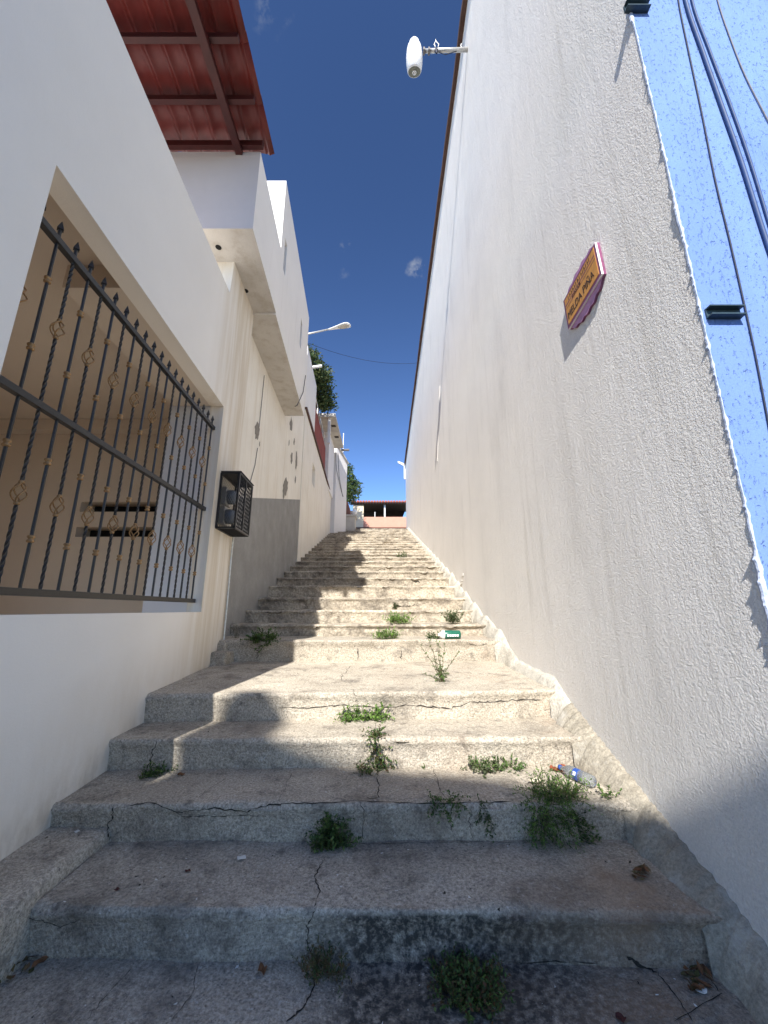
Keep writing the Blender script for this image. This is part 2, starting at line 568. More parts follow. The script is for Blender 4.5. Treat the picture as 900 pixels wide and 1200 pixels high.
for k, (Y, z) in enumerate(STEPS):
    Yn = STEPS[k + 1][0] if k + 1 < len(STEPS) else 23.2
    zb = STEPS[k - 1][1] if k else -1.5
    tl, tr = TILT.get(k, (0, 0))
    ntl, ntr = TILT.get(k + 1, (0, 0))
    rough = 1.15 if k < 6 else 2.2
    ncol = 150 if k < 6 else 80
    xl0 = -1.44 if k == 1 else None
    rise_back = .045 if k == 4 else 0.0
    cols = []
    for i in range(ncol + 1):
        u = i / ncol
        xl = xl0 if xl0 is not None else step_left(Y)
        x = xl + (XR + .04 - xl) * u
        yf = Y + tl + (tr - tl) * u
        yb = Yn + ntl + (ntr - ntl) * u + .06
        big = fr((x * 1.1, k * 3.7, 0)) * .012 * rough
        chip = max(0.0, fr((x * 5 + k * 11.3, k * 2.1, 5.5), 1, 5)) * .030 * rough
        if k == 0: yf = .85
        pts = []
        for (dz, dy) in ((zb - .06 - z, .012), ((zb - z) * .75, .008), ((zb - z) * .5, .004), ((zb - z) * .34, .002), ((zb - z) * .22, -.004), (-.024, -.004)):
            under = (.010 if k < 5 else .026) * (1 + .8 * fr((x * 2.3, k * 5.1, 2))) * min(1, (-dz - .02) / .03 if dz > -.05 else 1)
            pts.append((x, yf + dy + max(0, under) + big + fr((x * 4, z * 7 + dz * 9, k), 1, 4) * .007 * rough, z + dz))
        pts.append((x, yf + big + chip * .15, z - .011 - chip * .8))
        pts.append((x, yf + .003 + big + chip * .5, z - .003 - chip * .25))
        pts.append((x, yf + .012 + big + chip, z))
        nt_ = 9
        for w in [.012 / (yb - yf), .035 / (yb - yf)] + [j / nt_ for j in range(1, nt_ + 1)]:
            yy = yf + .012 + big + chip + (yb - yf - .012) * w
            zz = z + fr((x * 3, yy * 3, k), 1, 4) * .006 * rough + rise_back * w + fr((x * .8, yy * .8, k + 9)) * .008 * rough
            pts.append((x, yy, zz))
        cols.append(pts)
    nr = len(cols[0])
    mb = MB()
    vs = [p for c in cols for p in c]
    fs = []
    for i in range(ncol):
        for j in range(nr - 1):
            a = i * nr + j
            fs.append((a, a + nr, a + nr + 1, a + 1))
    mb.add(vs, fs)
    o = mb.build('step', M['concrete_mossy'] if k in (0, 1) else (M['concrete'] if k < 6 else M['stone_steps']), stair, True)
    step_objs.append(o)
    off = len(world_v)
    world_v += [Vector(p) for p in vs]
    world_f += [tuple(q + off for q in f) for f in fs]

# side ledge at the lower left, running along the house wall
lb = MB()
rows = []
for i in range(41):
    y = .85 + (2.40 - .85) * i / 40
    xo = -1.445 - fr((y * 4, 0, 2)) * .012
    xi = -1.64 - .05 * y - .02
    zt = -1.115 + fr((y * 3, 1, 1)) * .006
    rows.append([(xo + .004, y, -1.5), (xo, y, zt - .05), (xo - .004, y, zt - .012), (xo - .02, y, zt), ((xo + xi) / 2, y, zt + fr((y * 5, 3, 0)) * .008), (xi, y, zt + .004)])
nr = 6
lv = [p for r_ in rows for p in r_]
lf = [(i * nr + j, i * nr + j + 1, (i + 1) * nr + j + 1, (i + 1) * nr + j) for i in range(40) for j in range(nr - 1)]
lb.add(lv, lf)
lb.build('side_ledge', M['concrete'], stair, True)
off = len(world_v)
world_v += [Vector(p) for p in lv]
world_f += [tuple(q + off for q in f) for f in lf]
# broken stub of a step beside the landing
rb = MB()
for (x0, x1, y0, y1, z1) in ((-1.98, -1.70, 4.45, 4.9, -.45), (-2.0, -1.78, 4.62, 4.95, -.36)):
    rb.box((x0, y0, -.75), (x1, y1, z1))
rbo = rb.build('broken_step_end', M['concrete'], stair, False, .02)
GROUND = BVHTree.FromPolygons(world_v, world_f)


def floor_at(x, y, z0=8.0):
    h = GROUND.ray_cast(Vector((x, y, z0)), Vector((0, 0, -1)))
    return h[0] if h[0] is not None else Vector((x, y, -1.4))


def hit(px, py):
    """the point of the stairway seen at a photograph pixel, and its normal"""
    a, b_ = ray(px, py)
    h = GROUND.ray_cast(Vector((0, 0, 0)), Vector((a, 1, b_)).normalized())
    if h[0] is None: return at_z(px, py, -1.3), Vector((0, 0, 1))
    n = h[1]
    if n.dot(Vector((a, 1, b_))) > 0: n = -n
    return h[0], n


def ribbon(mb, pix, w, jit=1.6, sub=6):
    """a crack: a thin jagged strip lying on the steps"""
    pts = []
    for (p, q) in zip(pix, pix[1:]):
        for i in range(sub):
            t_ = i / sub
            pts.append((p[0] + (q[0] - p[0]) * t_ + random.uniform(-jit, jit), p[1] + (q[1] - p[1]) * t_ + random.uniform(-jit, jit) * .6))
    pts.append(pix[-1])
    P = [hit(*p) for p in pts]
    L, Rr = [], []
    for i, (p, n) in enumerate(P):
        d = (P[min(i + 1, len(P) - 1)][0] - P[max(i - 1, 0)][0])
        if d.length < 1e-6: d = Vector((1, 0, 0))
        s_ = d.normalized().cross(n)
        ww = w * .5 * random.uniform(.25, 1.4) * (0.25 if i in (0, len(P) - 1) else 1)
        L.append(p + n * .0025 + s_ * ww)
        Rr.append(p + n * .0025 - s_ * ww)
    m_ = len(P)
    vs = L + Rr
    fs = []
    for i in range(m_ - 1):
        if (P[i + 1][0] - P[i][0]).length < .16:
            fs.append((i, i + 1, m_ + i + 1, m_ + i))
    mb.add(vs, fs)


CR = [
    ([(371, 1128), (361, 1105), (360, 1085), (370, 1067)], .004, 1), ([(368, 1064), (374, 1045), (369, 1030), (376, 1012), (383, 1004)], .005, 1),
    ([(426, 985), (427, 950), (421, 940)], .003, 2), ([(428, 936), (444, 935), (443, 917), (441, 900)], .005, 2),
    ([(443, 866), (441, 858), (441, 846)], .004, 3),
    ([(150, 944), (180, 941), (206, 951), (226, 950), (250, 947), (290, 951), (313, 944), (335, 942), (380, 942), (420, 939), (470, 941), (520, 942), (560, 941), (600, 940)], .006, 2),
    ([(206, 951), (214, 957), (250, 956), (287, 955), (310, 956)], .003, 2),
    ([(326, 829), (360, 829), (400, 826), (430, 828), (455, 829), (480, 826), (505, 828), (528, 830), (550, 823), (575, 823), (600, 820), (634, 820)], .007, 4),
    ([(418, 826), (417, 815), (412, 808)], .003, 4), ([(400, 798), (402, 790), (412, 780)], .004, 4),
    ([(130, 984), (124, 975), (131, 958), (133, 946)], .008, 2), ([(172, 903), (178, 885), (183, 868)], .006, 3),
    ([(100, 1198), (125, 1165), (160, 1130)], .0025, 0), ([(200, 1198), (226, 1165), (232, 1131)], .0025, 0),
    ([(335, 1198), (352, 1185), (366, 1165), (372, 1135)], .006, 0),
    ([(28, 1075), (50, 1079), (72, 1086), (95, 1076)], .003, 1),
    ([(380, 988), (440, 989), (500, 988), (560, 987), (620, 988)], .003, 1),
    ([(325, 940), (333, 925), (342, 905)], .003, 2), ([(520, 935), (512, 915), (508, 900)], .004, 2), ([(229, 938), (245, 925), (265, 912)], .002, 2),
    ([(555, 985), (550, 965), (553, 945)], .003, 2), ([(530, 975), (525, 955)], .003, 2),
    ([(830, 1145), (845, 1165), (790, 1198)], .003, 0), ([(770, 1140), (790, 1165), (812, 1198)], .004, 0),
    ([(545, 752), (560, 757), (574, 752)], .006, 5), ([(418, 760), (419, 773)], .012, 5), ([(470, 762), (471, 774)], .008, 5), ([(300, 772), (303, 764), (292, 757)], .006, 5),
    ([(460, 712), (470, 710), (480, 711), (486, 708)], .012, 7),
    ([(610, 1130), (650, 1126), (700, 1128)], .004, 1), ([(735, 1120), (752, 1132), (770, 1140)], .012, 1),
    ([(482, 681), (492, 682)], .02, 9), ([(497, 663), (506, 664)], .02, 10), ([(440, 668), (452, 667)], .02, 10),
]
bystep = {}
for pix, w, k in CR:
    bystep.setdefault(k, MB())
    ribbon(bystep[k], pix, w)
for k, mb in bystep.items():
    o = mb.build('crack', M['crack'], step_objs[k])

# small pits, chips and crumbs on the treads
st = MB()
for i in range(1100):
    x = random.uniform(-1.7, 1.3)
    y = random.choice((random.uniform(.95, 3.3), random.uniform(.95, 4.8), random.uniform(2, 9)))
    p = floor_at(x, y, .9)
    s_ = random.choice((.002, .003, .003, .004, .007)) * random.uniform(.7, 1.4)
    vs = [p + Vector((random.uniform(-1, 1), random.uniform(-1, 1), random.uniform(-.1, .6))) * s_ for _ in range(5)]
    st.add(vs, [(0, 1, 2), (0, 2, 3), (0, 3, 4), (1, 2, 4), (2, 3, 4)], 0 if random.random() < .6 else 1)
so = st.build('gravel_crumbs', [M['paper'], M['crack']])
so['kind'] = 'stuff'
so['label'] = 'small pale and dark crumbs scattered over the steps'

# mortar fillet between the steps and the right hand wall
prof = [(.9, -1.36), (1.6, -1.36)] + [(at_right(*p).y, at_right(*p).z) for p in
        ((900, 1164), (880, 1142), (864, 1100), (844, 1053), (805, 1008), (761, 958), (743, 920), (713, 897), (698, 883), (697, 873), (690, 853), (677, 838), (658, 827), (653, 803), (643, 790), (625, 783))]
prof = sorted(prof)
pp = [prof[0]]
for q in prof[1:]:
    if q[0] > pp[-1][0] + .02: pp.append((q[0], max(q[1], pp[-1][1] - .02)))
last = pp[-1]
pp += [(4.35, -.50), (4.6, -.44)]
for k in range(5, len(STEPS)):
    Y, z = STEPS[k]
    pp += [(Y + .04, z + .14), (Y + .40, z + .17)]


def lerp_prof(y):
    if y <= pp[0][0]: return pp[0][1]
    for (a, b_) in zip(pp, pp[1:]):
        if a[0] <= y <= b_[0]: return a[1] + (b_[1] - a[1]) * (y - a[0]) / (b_[0] - a[0])
    return pp[-1][1]


def fillet(y0, y1, n, wid, matn):
    rows = []
    for i in range(n + 1):
        y = y0 + (y1 - y0) * i / n
        zc = sum(max(floor_at(XR - .03, y + a + b_, 9).z for a in (-.04, .03, .10)) for b_ in (-.2, -.15, -.1, -.05, 0, .05, .1, .15, .2)) / 9 + (.075 if y < 4.4 else .11) + fr((y * 6, 4, 0)) * .014
        w_ = wid * (1 + .28 * fr((y * 3, 8, 0)))
        fz = min(floor_at(XR - w_, y, zc + .4).z, zc) - .05
        row = []
        for j in range(9):
            t_ = j / 8
            x = XR - w_ * (1 - t_) ** 1.15 + (.012 if j == 8 else 0)
            zz = fz + (zc - fz) * (math.sin(t_ * math.pi / 2) ** .75)
            if j == 8: zz += .004
            row.append((x + fr((y * 4, t_ * 3, 2)) * .006, y, zz + fr((y * 5, t_ * 4, 6)) * .005))
        rows.append(row)
    mb = MB()
    mb.add([p for r_ in rows for p in r_], [(i * 9 + j, i * 9 + j + 1, (i + 1) * 9 + j + 1, (i + 1) * 9 + j) for i in range(n) for j in range(8)])
    return mb.build('mortar_fillet', M[matn], stair, True)


fillet(.9, 3.2, 150, .155, 'curb')
fillet(3.2, 22, 420, .105, 'curb_white')

# ------------------------------------------------------------------ right hand building
rbld = thing('stucco_building', 'tall building with a long grey stucco wall and a blue street front', 'building', (XR, 1.5, -1.4))
FY = 1.475                                   # street front


def ztop(y): return 9.97 - .032 * (y - 4)


mb = MB()
mb.add([(XR, FY, -1.6), (XR, 20.4, -1.6), (XR, 20.4, ztop(20.4)), (XR, FY, ztop(FY))], [(0, 3, 2, 1)])
mb.add([(XR, 20.4, -1.6), (9, 20.4, -1.6), (9, 20.4, ztop(20.4)), (XR, 20.4, ztop(20.4))], [(0, 3, 2, 1)])
mb.add([(XR, FY, ztop(FY)), (XR, 20.4, ztop(20.4)), (9, 20.4, ztop(20.4)), (9, FY, ztop(FY))], [(0, 1, 2, 3)])
mb.build('side_wall', M['right_wall'], rbld)
mb = MB()
mb.add([(XR, FY, -1.6), (9, FY, -1.6), (9, FY, ztop(FY)), (XR, FY, ztop(FY))], [(0, 1, 2, 3)])
mb.build('street_front', M['blue_wall'], rbld)
# chipped plaster lip along the corner
mb = MB()
n = 620
pts = []
for i in range(n + 1):
    z = -1.45 + 7.5 * i / n
    a = fr((z * 2.3, 1.7, 0), 1, 6)
    b_ = fr((z * 9, 5.7, 0), 1, 4)
    lip = .0015 + max(0, fr((z * 45, 7.1, 0), 1, 3) - .15) * .012 + max(0, a - .12) ** 1.4 * .055 + max(0, b_) * .004
    inn = .001 + max(0, b_) * .006 + max(0, fr((z * 30, 2.2, 0), 1, 3)) * .012 + max(0, a) * .004
    pts.append((z, lip, inn))
rows = []
for z, lip, inn in pts:
    rows += [(XR + .004, FY + .016 + lip, z), (XR - lip, FY + .003, z), (XR - lip * .8, FY - .004, z), (XR + inn, FY - .005, z), (XR + inn + .003, FY + .003, z)]
mb.add(rows, [(i * 5 + j, i * 5 + j + 1, (i + 1) * 5 + j + 1, (i + 1) * 5 + j) for i in range(n) for j in range(4)])
mb.build('corner_lip', M['white_edge'], rbld)
mb = MB()
prev = None
vs = []
for i in range(60):
    y = FY - .1 + (24.4 - FY + .1) * i / 59
    zt = ztop(y)
    o_ = .075 + fr((y, 3, 0)) * .02
    vs += [(XR - o_, y, zt - .015 + fr((y * 2, 0, 0)) * .02), (XR + .3, y, zt + .003), (XR + .3, y, zt + .12), (XR - o_, y, zt + .10)]
mb.add(vs, [(i * 4 + j, i * 4 + (j + 1) % 4, (i + 1) * 4 + (j + 1) % 4, (i + 1) * 4 + j) for i in range(59) for j in range(4)] + [(0, 3, 2, 1)])
mb.build('eave', M['brown_eave'], rbld)
# scars and seams in the stucco
mb = MB()
for (pa, pb, w, dp) in (((513, 540), (516, 452), .05, .022), ((540, 690), (543, 672), .10, .022), ((752, 510), (757, 499), .012, -.01)):
    a, b_ = at_right(*pa), at_right(*pb)
    d = b_ - a
    vs = []
    for i in range(13):
        t_ = i / 12
        c = a + d * t_ + Vector((0, random.uniform(-1, 1) * w * .25, 0))
        ww = w * math.sin(math.pi * (t_ * .9 + .05))
        vs += [(XR - .001, c.y - ww, c.z), (XR - dp, c.y, c.z), (XR - .001, c.y + ww * .3, c.z)]
    mb = MB()
    mb.add(vs, [(i * 3 + j, i * 3 + j + 1, (i + 1) * 3 + j + 1, (i + 1) * 3 + j) for i in range(12) for j in range(2)])
    mb.build('plaster_ridge', M['right_wall'], rbld)

pw = MB()
pw.box((XR + .01, 20.41, 3.5), (7, 24.4, ztop(22) - .06))
tag(pw.build('white_house_end', M['block_plaster']), 'narrow white house end past the far end of the grey wall', 'building')

# ------------------------------------------------------------------ near left house
nh = thing('white_house', 'white house with the barred porch window at the left', 'house', near(1.1, -1.4))
Y0, Y1, YA, YB, ZS, ZL, ZP = 1.548, 4.068, 1.1, 4.78, -.025, 2.262, 3.655
mb = MB()
panel(mb, near, [YA, Y0, Y1, YB], [-1.6, ZS, ZL, ZP], {(1, 1)}, .15)
# parapet top, the higher end part under the slab, street end and inside skin
mb.add([near(YA, ZP, 0), near(3.88, ZP, 0), near(3.88, ZP, .3), near(YA, ZP, .3)], [(0, 1, 2, 3)])
mb.add([near(3.88, ZP, 0), near(YB, ZP, 0), near(YB, 4.2, 0), near(3.92, 4.2, 0)], [(0, 1, 2, 3)])
mb.add([near(3.88, ZP, 0), near(3.92, 4.2, 0), near(3.92, 4.2, .3), near(3.88, ZP, .3)], [(0, 1, 2, 3)])
panel(mb, lambda o_, z, d=0.0: near(YA + d, z, o_), [0, 1.0, 3.1, 7], [-1.6, -.45, 1.1, ZP], {(1, 1)}, .15)  # street end has an unseen opening, added to let daylight into the porch
mb.add([near(YB, -1.6, 0), near(YB, 4.2, 0), near(YB, 4.2, .5), near(YB, -1.6, .5)], [(0, 1, 2, 3)])
mb.add([near(YA, ZP - .25, .3), near(3.88, ZP - .25, .3), near(3.88, ZP - .25, 7), near(YA, ZP - .25, 7)], [(0, 1, 2, 3)])
mb.build('wall', M['white_plaster'], nh)
EY = 4.92
mb = MB()   # porch room
mb.add([near(1.15, ZS - 1.0, .15), near(EY, ZS - 1.0, .15), (-6, EY, ZS - 1.0), (-6, 1.15, ZS - 1.0)], [(0, 1, 2, 3)])
mb.build('porch_floor', M['porch_paint'], nh)
mb = MB()
ins = lambda y, z, o=0: near(y, z, .152 + o)
panel(mb, ins, [1.15, Y0, Y1, EY], [ZS - 1.0, ZS, ZL, 2.47], {(1, 1)}, -.002)
mb.add([(-6, 1.15, -1.0), (-6, EY, -1.0), (-6, EY, 2.47), (-6, 1.15, 2.47)], [(0, 1, 2, 3)])
panel(mb, lambda o_, z, d=0.0: near(1.255 + d, z, o_), [.15, 1.0, 3.1, 4.5], [-1.03, -.45, 1.1, 2.47], {(1, 1)}, -.002)  # inner skin of the street end, with the added daylight opening
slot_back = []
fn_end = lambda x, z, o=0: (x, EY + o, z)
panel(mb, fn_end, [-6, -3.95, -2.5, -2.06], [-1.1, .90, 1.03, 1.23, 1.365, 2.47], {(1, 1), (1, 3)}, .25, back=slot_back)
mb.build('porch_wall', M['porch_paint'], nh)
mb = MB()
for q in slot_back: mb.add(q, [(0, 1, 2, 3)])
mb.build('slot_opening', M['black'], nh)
mb = MB()
mb.add([near(1.15, 2.47, .15), near(EY, 2.47, .15), (-6, EY, 2.47), (-6, 1.15, 2.47)], [(0, 1, 2, 3)])
mb.build('porch_ceiling', M['porch_paint'], nh)
mb = MB()
mb.hexa([near(2.36, ZL + .004, .58), near(2.36, ZL + .004, .155), near(4.06, ZL + .004, .155), near(4.06, ZL + .004, .58), near(2.36, 2.465, .58), near(2.36, 2.465, .155), near(4.06, 2.465, .155), near(4.06, 2.465, .58)])
mb.build('ceiling_beam', M['porch_paint'], nh)
mb = MB()
mb.box((-5.9, EY - .16, 2.32), (-2.47, EY - .004, 2.465))
mb.build('ceiling_beam', M['porch_paint'], nh)
mb = MB()   # deep jamb block on the right of the opening
mb.hexa([near(4.07, -1.0, .60), near(4.07, -1.0, .153), near(4.9, -1.0, .153), near(4.9, -1.0, .60), near(4.07, 2.46, .60), near(4.07, 2.46, .153), near(4.9, 2.46, .153), near(4.9, 2.46, .60)])
mb.build('window_jamb', M['jamb_paint'], nh)

# window grille
gr = thing('window_grille', 'black wrought iron window grille with gilt baskets in the white wall', 'window grille', near(1.56, 0, .08))
gpl = lambda y, z, o=0: Vector(near(y, z, .085 + o))
ZR = (.085, 1.045, 1.985)
for z in ZR:
    mb = MB()
    a, c = 1.552, 4.062
    h_ = .019
    mb.hexa([gpl(a, z - h_, h_), gpl(a, z - h_, -h_), gpl(c, z - h_, -h_), gpl(c, z - h_, h_), gpl(a, z + h_, h_), gpl(a, z + h_, -h_), gpl(c, z + h_, -h_), gpl(c, z + h_, h_)])
    mb.build('rail', M['iron'], gr, False, .003)
NB = 20
for i in range(NB):
    y = 1.615 + (4.005 - 1.615) * i / (NB - 1)
    tw = i % 2 == 0
    mb = MB()
    segs = ((ZR[0] + .0195, ZR[1] - .0195), (ZR[1] + .0195, ZR[2] - .0195))
    for (a, c) in segs:
        if tw:
            mid = (a + c) / 2
            for (p, q) in ((a, mid - .055), (mid + .055, c)):
                nn = 26
                mb.tube([gpl(y, p + (q - p) * j / nn) for j in range(nn + 1)], .0095, 4, twist=.55)
        else:
            mb.tube([gpl(y, a), gpl(y, c)], .0085, 6)
    bar = mb.build('twisted_bar' if tw else 'plain_bar', M['iron'], gr)
    if tw:
        for (a, c) in segs:
            mid = (a + c) / 2
            bm_ = MB()
            for q in range(4):
                th0 = q * math.pi / 2
                path = []
                for j in range(11):
                    t_ = j / 10
                    r_ = .029 * math.sin(math.pi * t_) + .004
                    th = th0 + t_ * 2.4
                    path.append(gpl(y, mid - .055 + .11 * t_) + Vector((math.cos(th) * r_, math.sin(th) * r_, 0)))
                bm_.tube(path, .0042, 5)
            for e in (-.055, .055):
                bm_.lathe(gpl(y, mid + e - .009), (0, 0, 1), [(0, .009), (.004, .013), (.014, .013), (.018, .009)], 8)
            bm_.build('basket', M['brass'], bar, True)
    else:
        for (a, c) in segs:
            for f_ in (.27, .73):
                zc = a + (c - a) * f_
                bm_ = MB()
                bm_.lathe(gpl(y, zc - .02), (0, 0, 1), [(0, .010), (.004, .017), (.012, .018), (.018, .012), (.022, .012), (.028, .018), (.036, .017), (.040, .010)], 10)
                bm_.build('collar', M['brass'], bar, True)
    bm_ = MB()
    bm_.tube([gpl(y, ZR[2] + .0195), gpl(y, ZR[2] + .075)], .0095, 6)
    bm_.lathe(gpl(y, ZR[2] + .073), (0, 0, 1), [(0, .009), (.004, .021), (.02, .016), (.062, .001)], 4)
    bm_.build('spear_tip', M['iron'], bar)

# ------------------------------------------------------------------ meter cage
yc0, yc1, zc0, zc1 = 4.19, 4.70, .87, 1.50
mc = thing('meter_cage', 'black mesh cage round the electricity meters on the house corner', 'meter cage', near(4.2, .85))
cg = lambda y, z, o: Vector(near(y, z, -o))
D = .215
corners = [(yc0, o, z) for o in (.012, D) for z in (zc0, zc1)] + [(yc1, o, z) for o in (.012, D) for z in (zc0, zc1)]
mb = MB()
E = []
for o in (.012, D):
    for z in (zc0, zc1): E.append(((yc0, z, o), (yc1, z, o)))
for y in (yc0, yc1):
    for z in (zc0, zc1): E.append(((y, z, .012), (y, z, D)))
    for o in (.012, D): E.append(((y, zc0, o), (y, zc1, o)))
E.append((((yc0 + yc1) / 2, zc0, D), ((yc0 + yc1) / 2, zc1, D)))
for a, c in E: mb.tube([cg(*a), cg(*c)], .014, 4, square=True)
mb.build('frame', M['iron'], mc)


def mesh_wires(fn, ulen, vlen, pitch=.045, r=.0048):
    mb = MB()
    n = int(ulen / pitch)
    mrow = int(vlen / pitch)
    pu, pv = ulen / n, vlen / mrow
    for j in range(mrow):
        for sgn in (0, 1):
            path = []
            for i in range(n * 2 + 1):
                up = (i % 2 == 0) ^ (sgn == 1)
                path.append(fn(i * pu / 2, (j + (1 if up else 0)) * pv))
            mb.tube(path, r, 4, cap=False)
    return mb


mesh_wires(lambda u, v: cg(yc0 + u, zc0 + v, D), yc1 - yc0, zc1 - zc0, .085, .0045).build('front_mesh', M['iron'], mc)
mesh_wires(lambda u, v: cg(yc0, zc0 + v, .012 + u), D - .012, zc1 - zc0).build('side_mesh', M['iron'], mc)
mesh_wires(lambda u, v: cg(yc0 + u, zc0, .012 + v), yc1 - yc0, D - .012).build('bottom_mesh', M['iron'], mc)
mb = MB()
mb.hexa([cg(yc0 - .01, zc1 + .015, .004), cg(yc0 - .01, zc1 + .015, D + .02), cg(yc1 + .01, zc1 + .015, D + .02), cg(yc1 + .01, zc1 + .015, .004),
         cg(yc0 - .01, zc1 + .022, .004), cg(yc0 - .01, zc1 + .022, D + .02), cg(yc1 + .01, zc1 + .022, D + .02), cg(yc1 + .01, zc1 + .022, .004)])
mb.build('cover_plate', M['iron'], mc)
for zz in (1.03, 1.26):
    mb = MB()
    mb.hexa([cg(4.25, zz - .10, .01), cg(4.25, zz - .10, .06), cg(4.45, zz - .10, .06), cg(4.45, zz - .10, .01),
             cg(4.25, zz + .10, .01), cg(4.25, zz + .10, .06), cg(4.45, zz + .10, .06), cg(4.45, zz + .10, .01)])
    q = mb.build('meter', M['galv'], mc)
    mb = MB()
    mb.lathe(cg(4.35, zz, .06), (1, .05, 0), [(0, .085), (.06, .085), (.09, .06), (.10, .001)], 18)
    mb.build('glass_cover', M['glass_grey'], q, True)
mb = MB()
c0 = cg(yc1 + .004, 1.18, D)
mb.tube([c0 + Vector((0, .02 * math.cos(a), .02 * math.sin(a))) for a in [i * math.pi / 6 for i in range(13)]], .005, 5)
mb.build('padlock_ring', M['iron'], mc)
mb = MB()
mb.tube([near(4.72, .86, -.03), near(4.74, .6, -.02), near(4.75, .2, -.02), near(4.755, -.5, -.02)], .011, 6)
tag(mb.build('conduit', M['galv']), 'thin conduit running down the wall from the meter cage', 'pipe')

# ------------------------------------------------------------------ second left house with overhanging upper block
h2 = thing('balcony_house', 'white house with grey dado, peeling plaster and an overhanging upper storey', 'house', second(7, -.4))
YE = 10.25
mb = MB()
mb.add([second(YB - .3, 1.31, 0), second(YE, 2.9, 0), second(YE, 7.4, 0), second(YB - .3, 4.2, 0)], [(0, 1, 2, 3)])
mb.add([second(YE, -1, 0), second(YE, 7.4, 0), second(YE, 7.4, 4), second(YE, -1, 4)], [(0, 1, 2, 3)])
mb.build('wall', M['stained_plaster'], h2)
mb = MB()
mb.hexa([second(YB - .3, -1.5, .3), second(YB - .3, -1.5, -.006), second(YE - .004, -1.5, -.006), second(YE - .004, -1.5, .3),
         second(YB - .3, 1.31, .3), second(YB - .3, 1.31, -.006), second(YE - .004, 2.9, -.006), second(YE - .004, 2.9, .3)])
mb.build('dado', M['dado'], h2)
yb0, yb1, yb2, zs, zp, zt2 = 3.48, 4.76, 7.78, 4.14, 5.29, 6.62
mb = MB()   # first balcony box, parapet height
bk = lambda y, z: (-5.5, y, z)
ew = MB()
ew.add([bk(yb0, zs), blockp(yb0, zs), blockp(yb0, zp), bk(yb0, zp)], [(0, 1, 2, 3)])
ew.build('balcony_end_wall', M['lilac_shaded'], h2)
mb.add([blockp(yb0, zs), blockp(yb1, zs), blockp(yb1, zp), blockp(yb0, zp)], [(0, 1, 2, 3)])
mb.add([blockp(yb0, zp), blockp(yb1, zp), blockp(yb1, zp, .14), blockp(yb0, zp, .14)], [(0, 1, 2, 3)])
mb.add([blockp(yb0, zs + .2, .14), blockp(yb1, zs + .2, .14), blockp(yb1, zp, .14), blockp(yb0, zp, .14)], [(0, 1, 2, 3)])
mb.build('balcony_parapet', M['block_plaster'], h2)
mb = MB()
mb.add([blockp(yb0, zs), blockp(yb1, zs), (-5.5, yb1, zs), (-5.5, yb0, zs)], [(0, 1, 2, 3)])
mb.build('balcony_underside', M['soffit'], h2)
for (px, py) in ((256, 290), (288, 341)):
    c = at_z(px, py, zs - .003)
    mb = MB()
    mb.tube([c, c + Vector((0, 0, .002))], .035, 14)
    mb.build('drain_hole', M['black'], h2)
mb = MB()
bks = []
wv = [at_left(338, 300, 1.24, .066), at_left(341, 272, 1.24, .066), at_left(353, 385, 1.24, .066), at_left(356, 352, 1.24, .066)]
panel(mb, blockp, [yb1, 4.98, 5.14, 6.75, 6.95, yb2], [zs - .035, 5.15, 5.75, zt2], {(1, 1), (3, 1)}, .12, back=bks)
mb.add([bk(yb1, zs - .035), blockp(yb1, zs - .035), blockp(yb1, zt2), bk(yb1, zt2)], [(0, 1, 2, 3)])
mb.add([bk(yb2, zs - .035), blockp(yb2, zs - .035), blockp(yb2, zt2), bk(yb2, zt2)], [(0, 1, 2, 3)])
mb.add([blockp(yb1, zt2), blockp(yb2, zt2), bk(yb2, zt2), bk(yb1, zt2)], [(0, 1, 2, 3)])
mb.build('upper_block', M['block_plaster'], h2)
mb = MB()
mb.add([blockp(yb1, zs - .035), blockp(yb2, zs - .035), (-5.5, yb2, zs - .035), (-5.5, yb1, zs - .035)], [(0, 1, 2, 3)])
mb.build('block_underside', M['soffit'], h2)
for q in bks:
    mb = MB()
    mb.add(q, [(0, 1, 2, 3)])
    mb.build('window', M['glass_grey'], h2)
mb = MB()
for (dx, dy) in ((-.10, .1), (-.25, .12), (-.42, .1)):
    p = Vector(blockp(yb1 + dy, zt2)) + Vector((dx, 0, 0))
    mb = MB()
    mb.tube([p, p + Vector((.01, 0, .14))], .006, 5)
    mb.build('rebar', M['brown_eave'], h2)
# fallen plaster patches, slightly recessed cement showing
for (px, py, w, h_) in ((301, 505, 2.6, 10), (304, 520, .5, 3), (341, 497, 2.2, 7), (338.5, 519, .6, 3.5), (344.5, 518, 1.0, 4), (341.5, 537, 1.6, 7), (347, 541, 1.5, 11), (346, 562, 1.0, 4), (334, 572, 3.6, 11)):
    c = at_left(px, py, HOUSE2)
    k_ = c.y / 420
    mb = MB()
    vs = [Vector(second(c.y, c.z, -.004))]
    nn = 22
    for i in range(nn):
        a = 2 * math.pi * i / nn
        r_ = 1 + .55 * fr((math.cos(a) * 1.8 + px, math.sin(a) * 1.8 + py, 0), 1, 4)
        yy = c.y + math.cos(a) * w * k_ * r_ * 3.6
        zz = c.z + math.sin(a) * h_ * k_ * r_ * 1.05 + (yy - c.y) * .3
        vs.append(Vector(second(yy, zz, -.004)))
    mb.add(vs, [(0, 1 + i, 1 + (i + 1) % nn) for i in range(nn)])
    mb.build('peeled_patch', M['peel'], h2)
mb = MB()
pts = [second(at_left(*p, HOUSE2).y, at_left(*p, HOUSE2).z, -.012) for p in ((309, 440), (305, 480), (303, 500))]
mb.tube(pts, .006, 5)
pts = [second(at_left(*p, HOUSE2).y, at_left(*p, HOUSE2).z, -.012) for p in ((301, 525), (298, 545), (292, 566))]
mb.tube(pts, .006, 5)
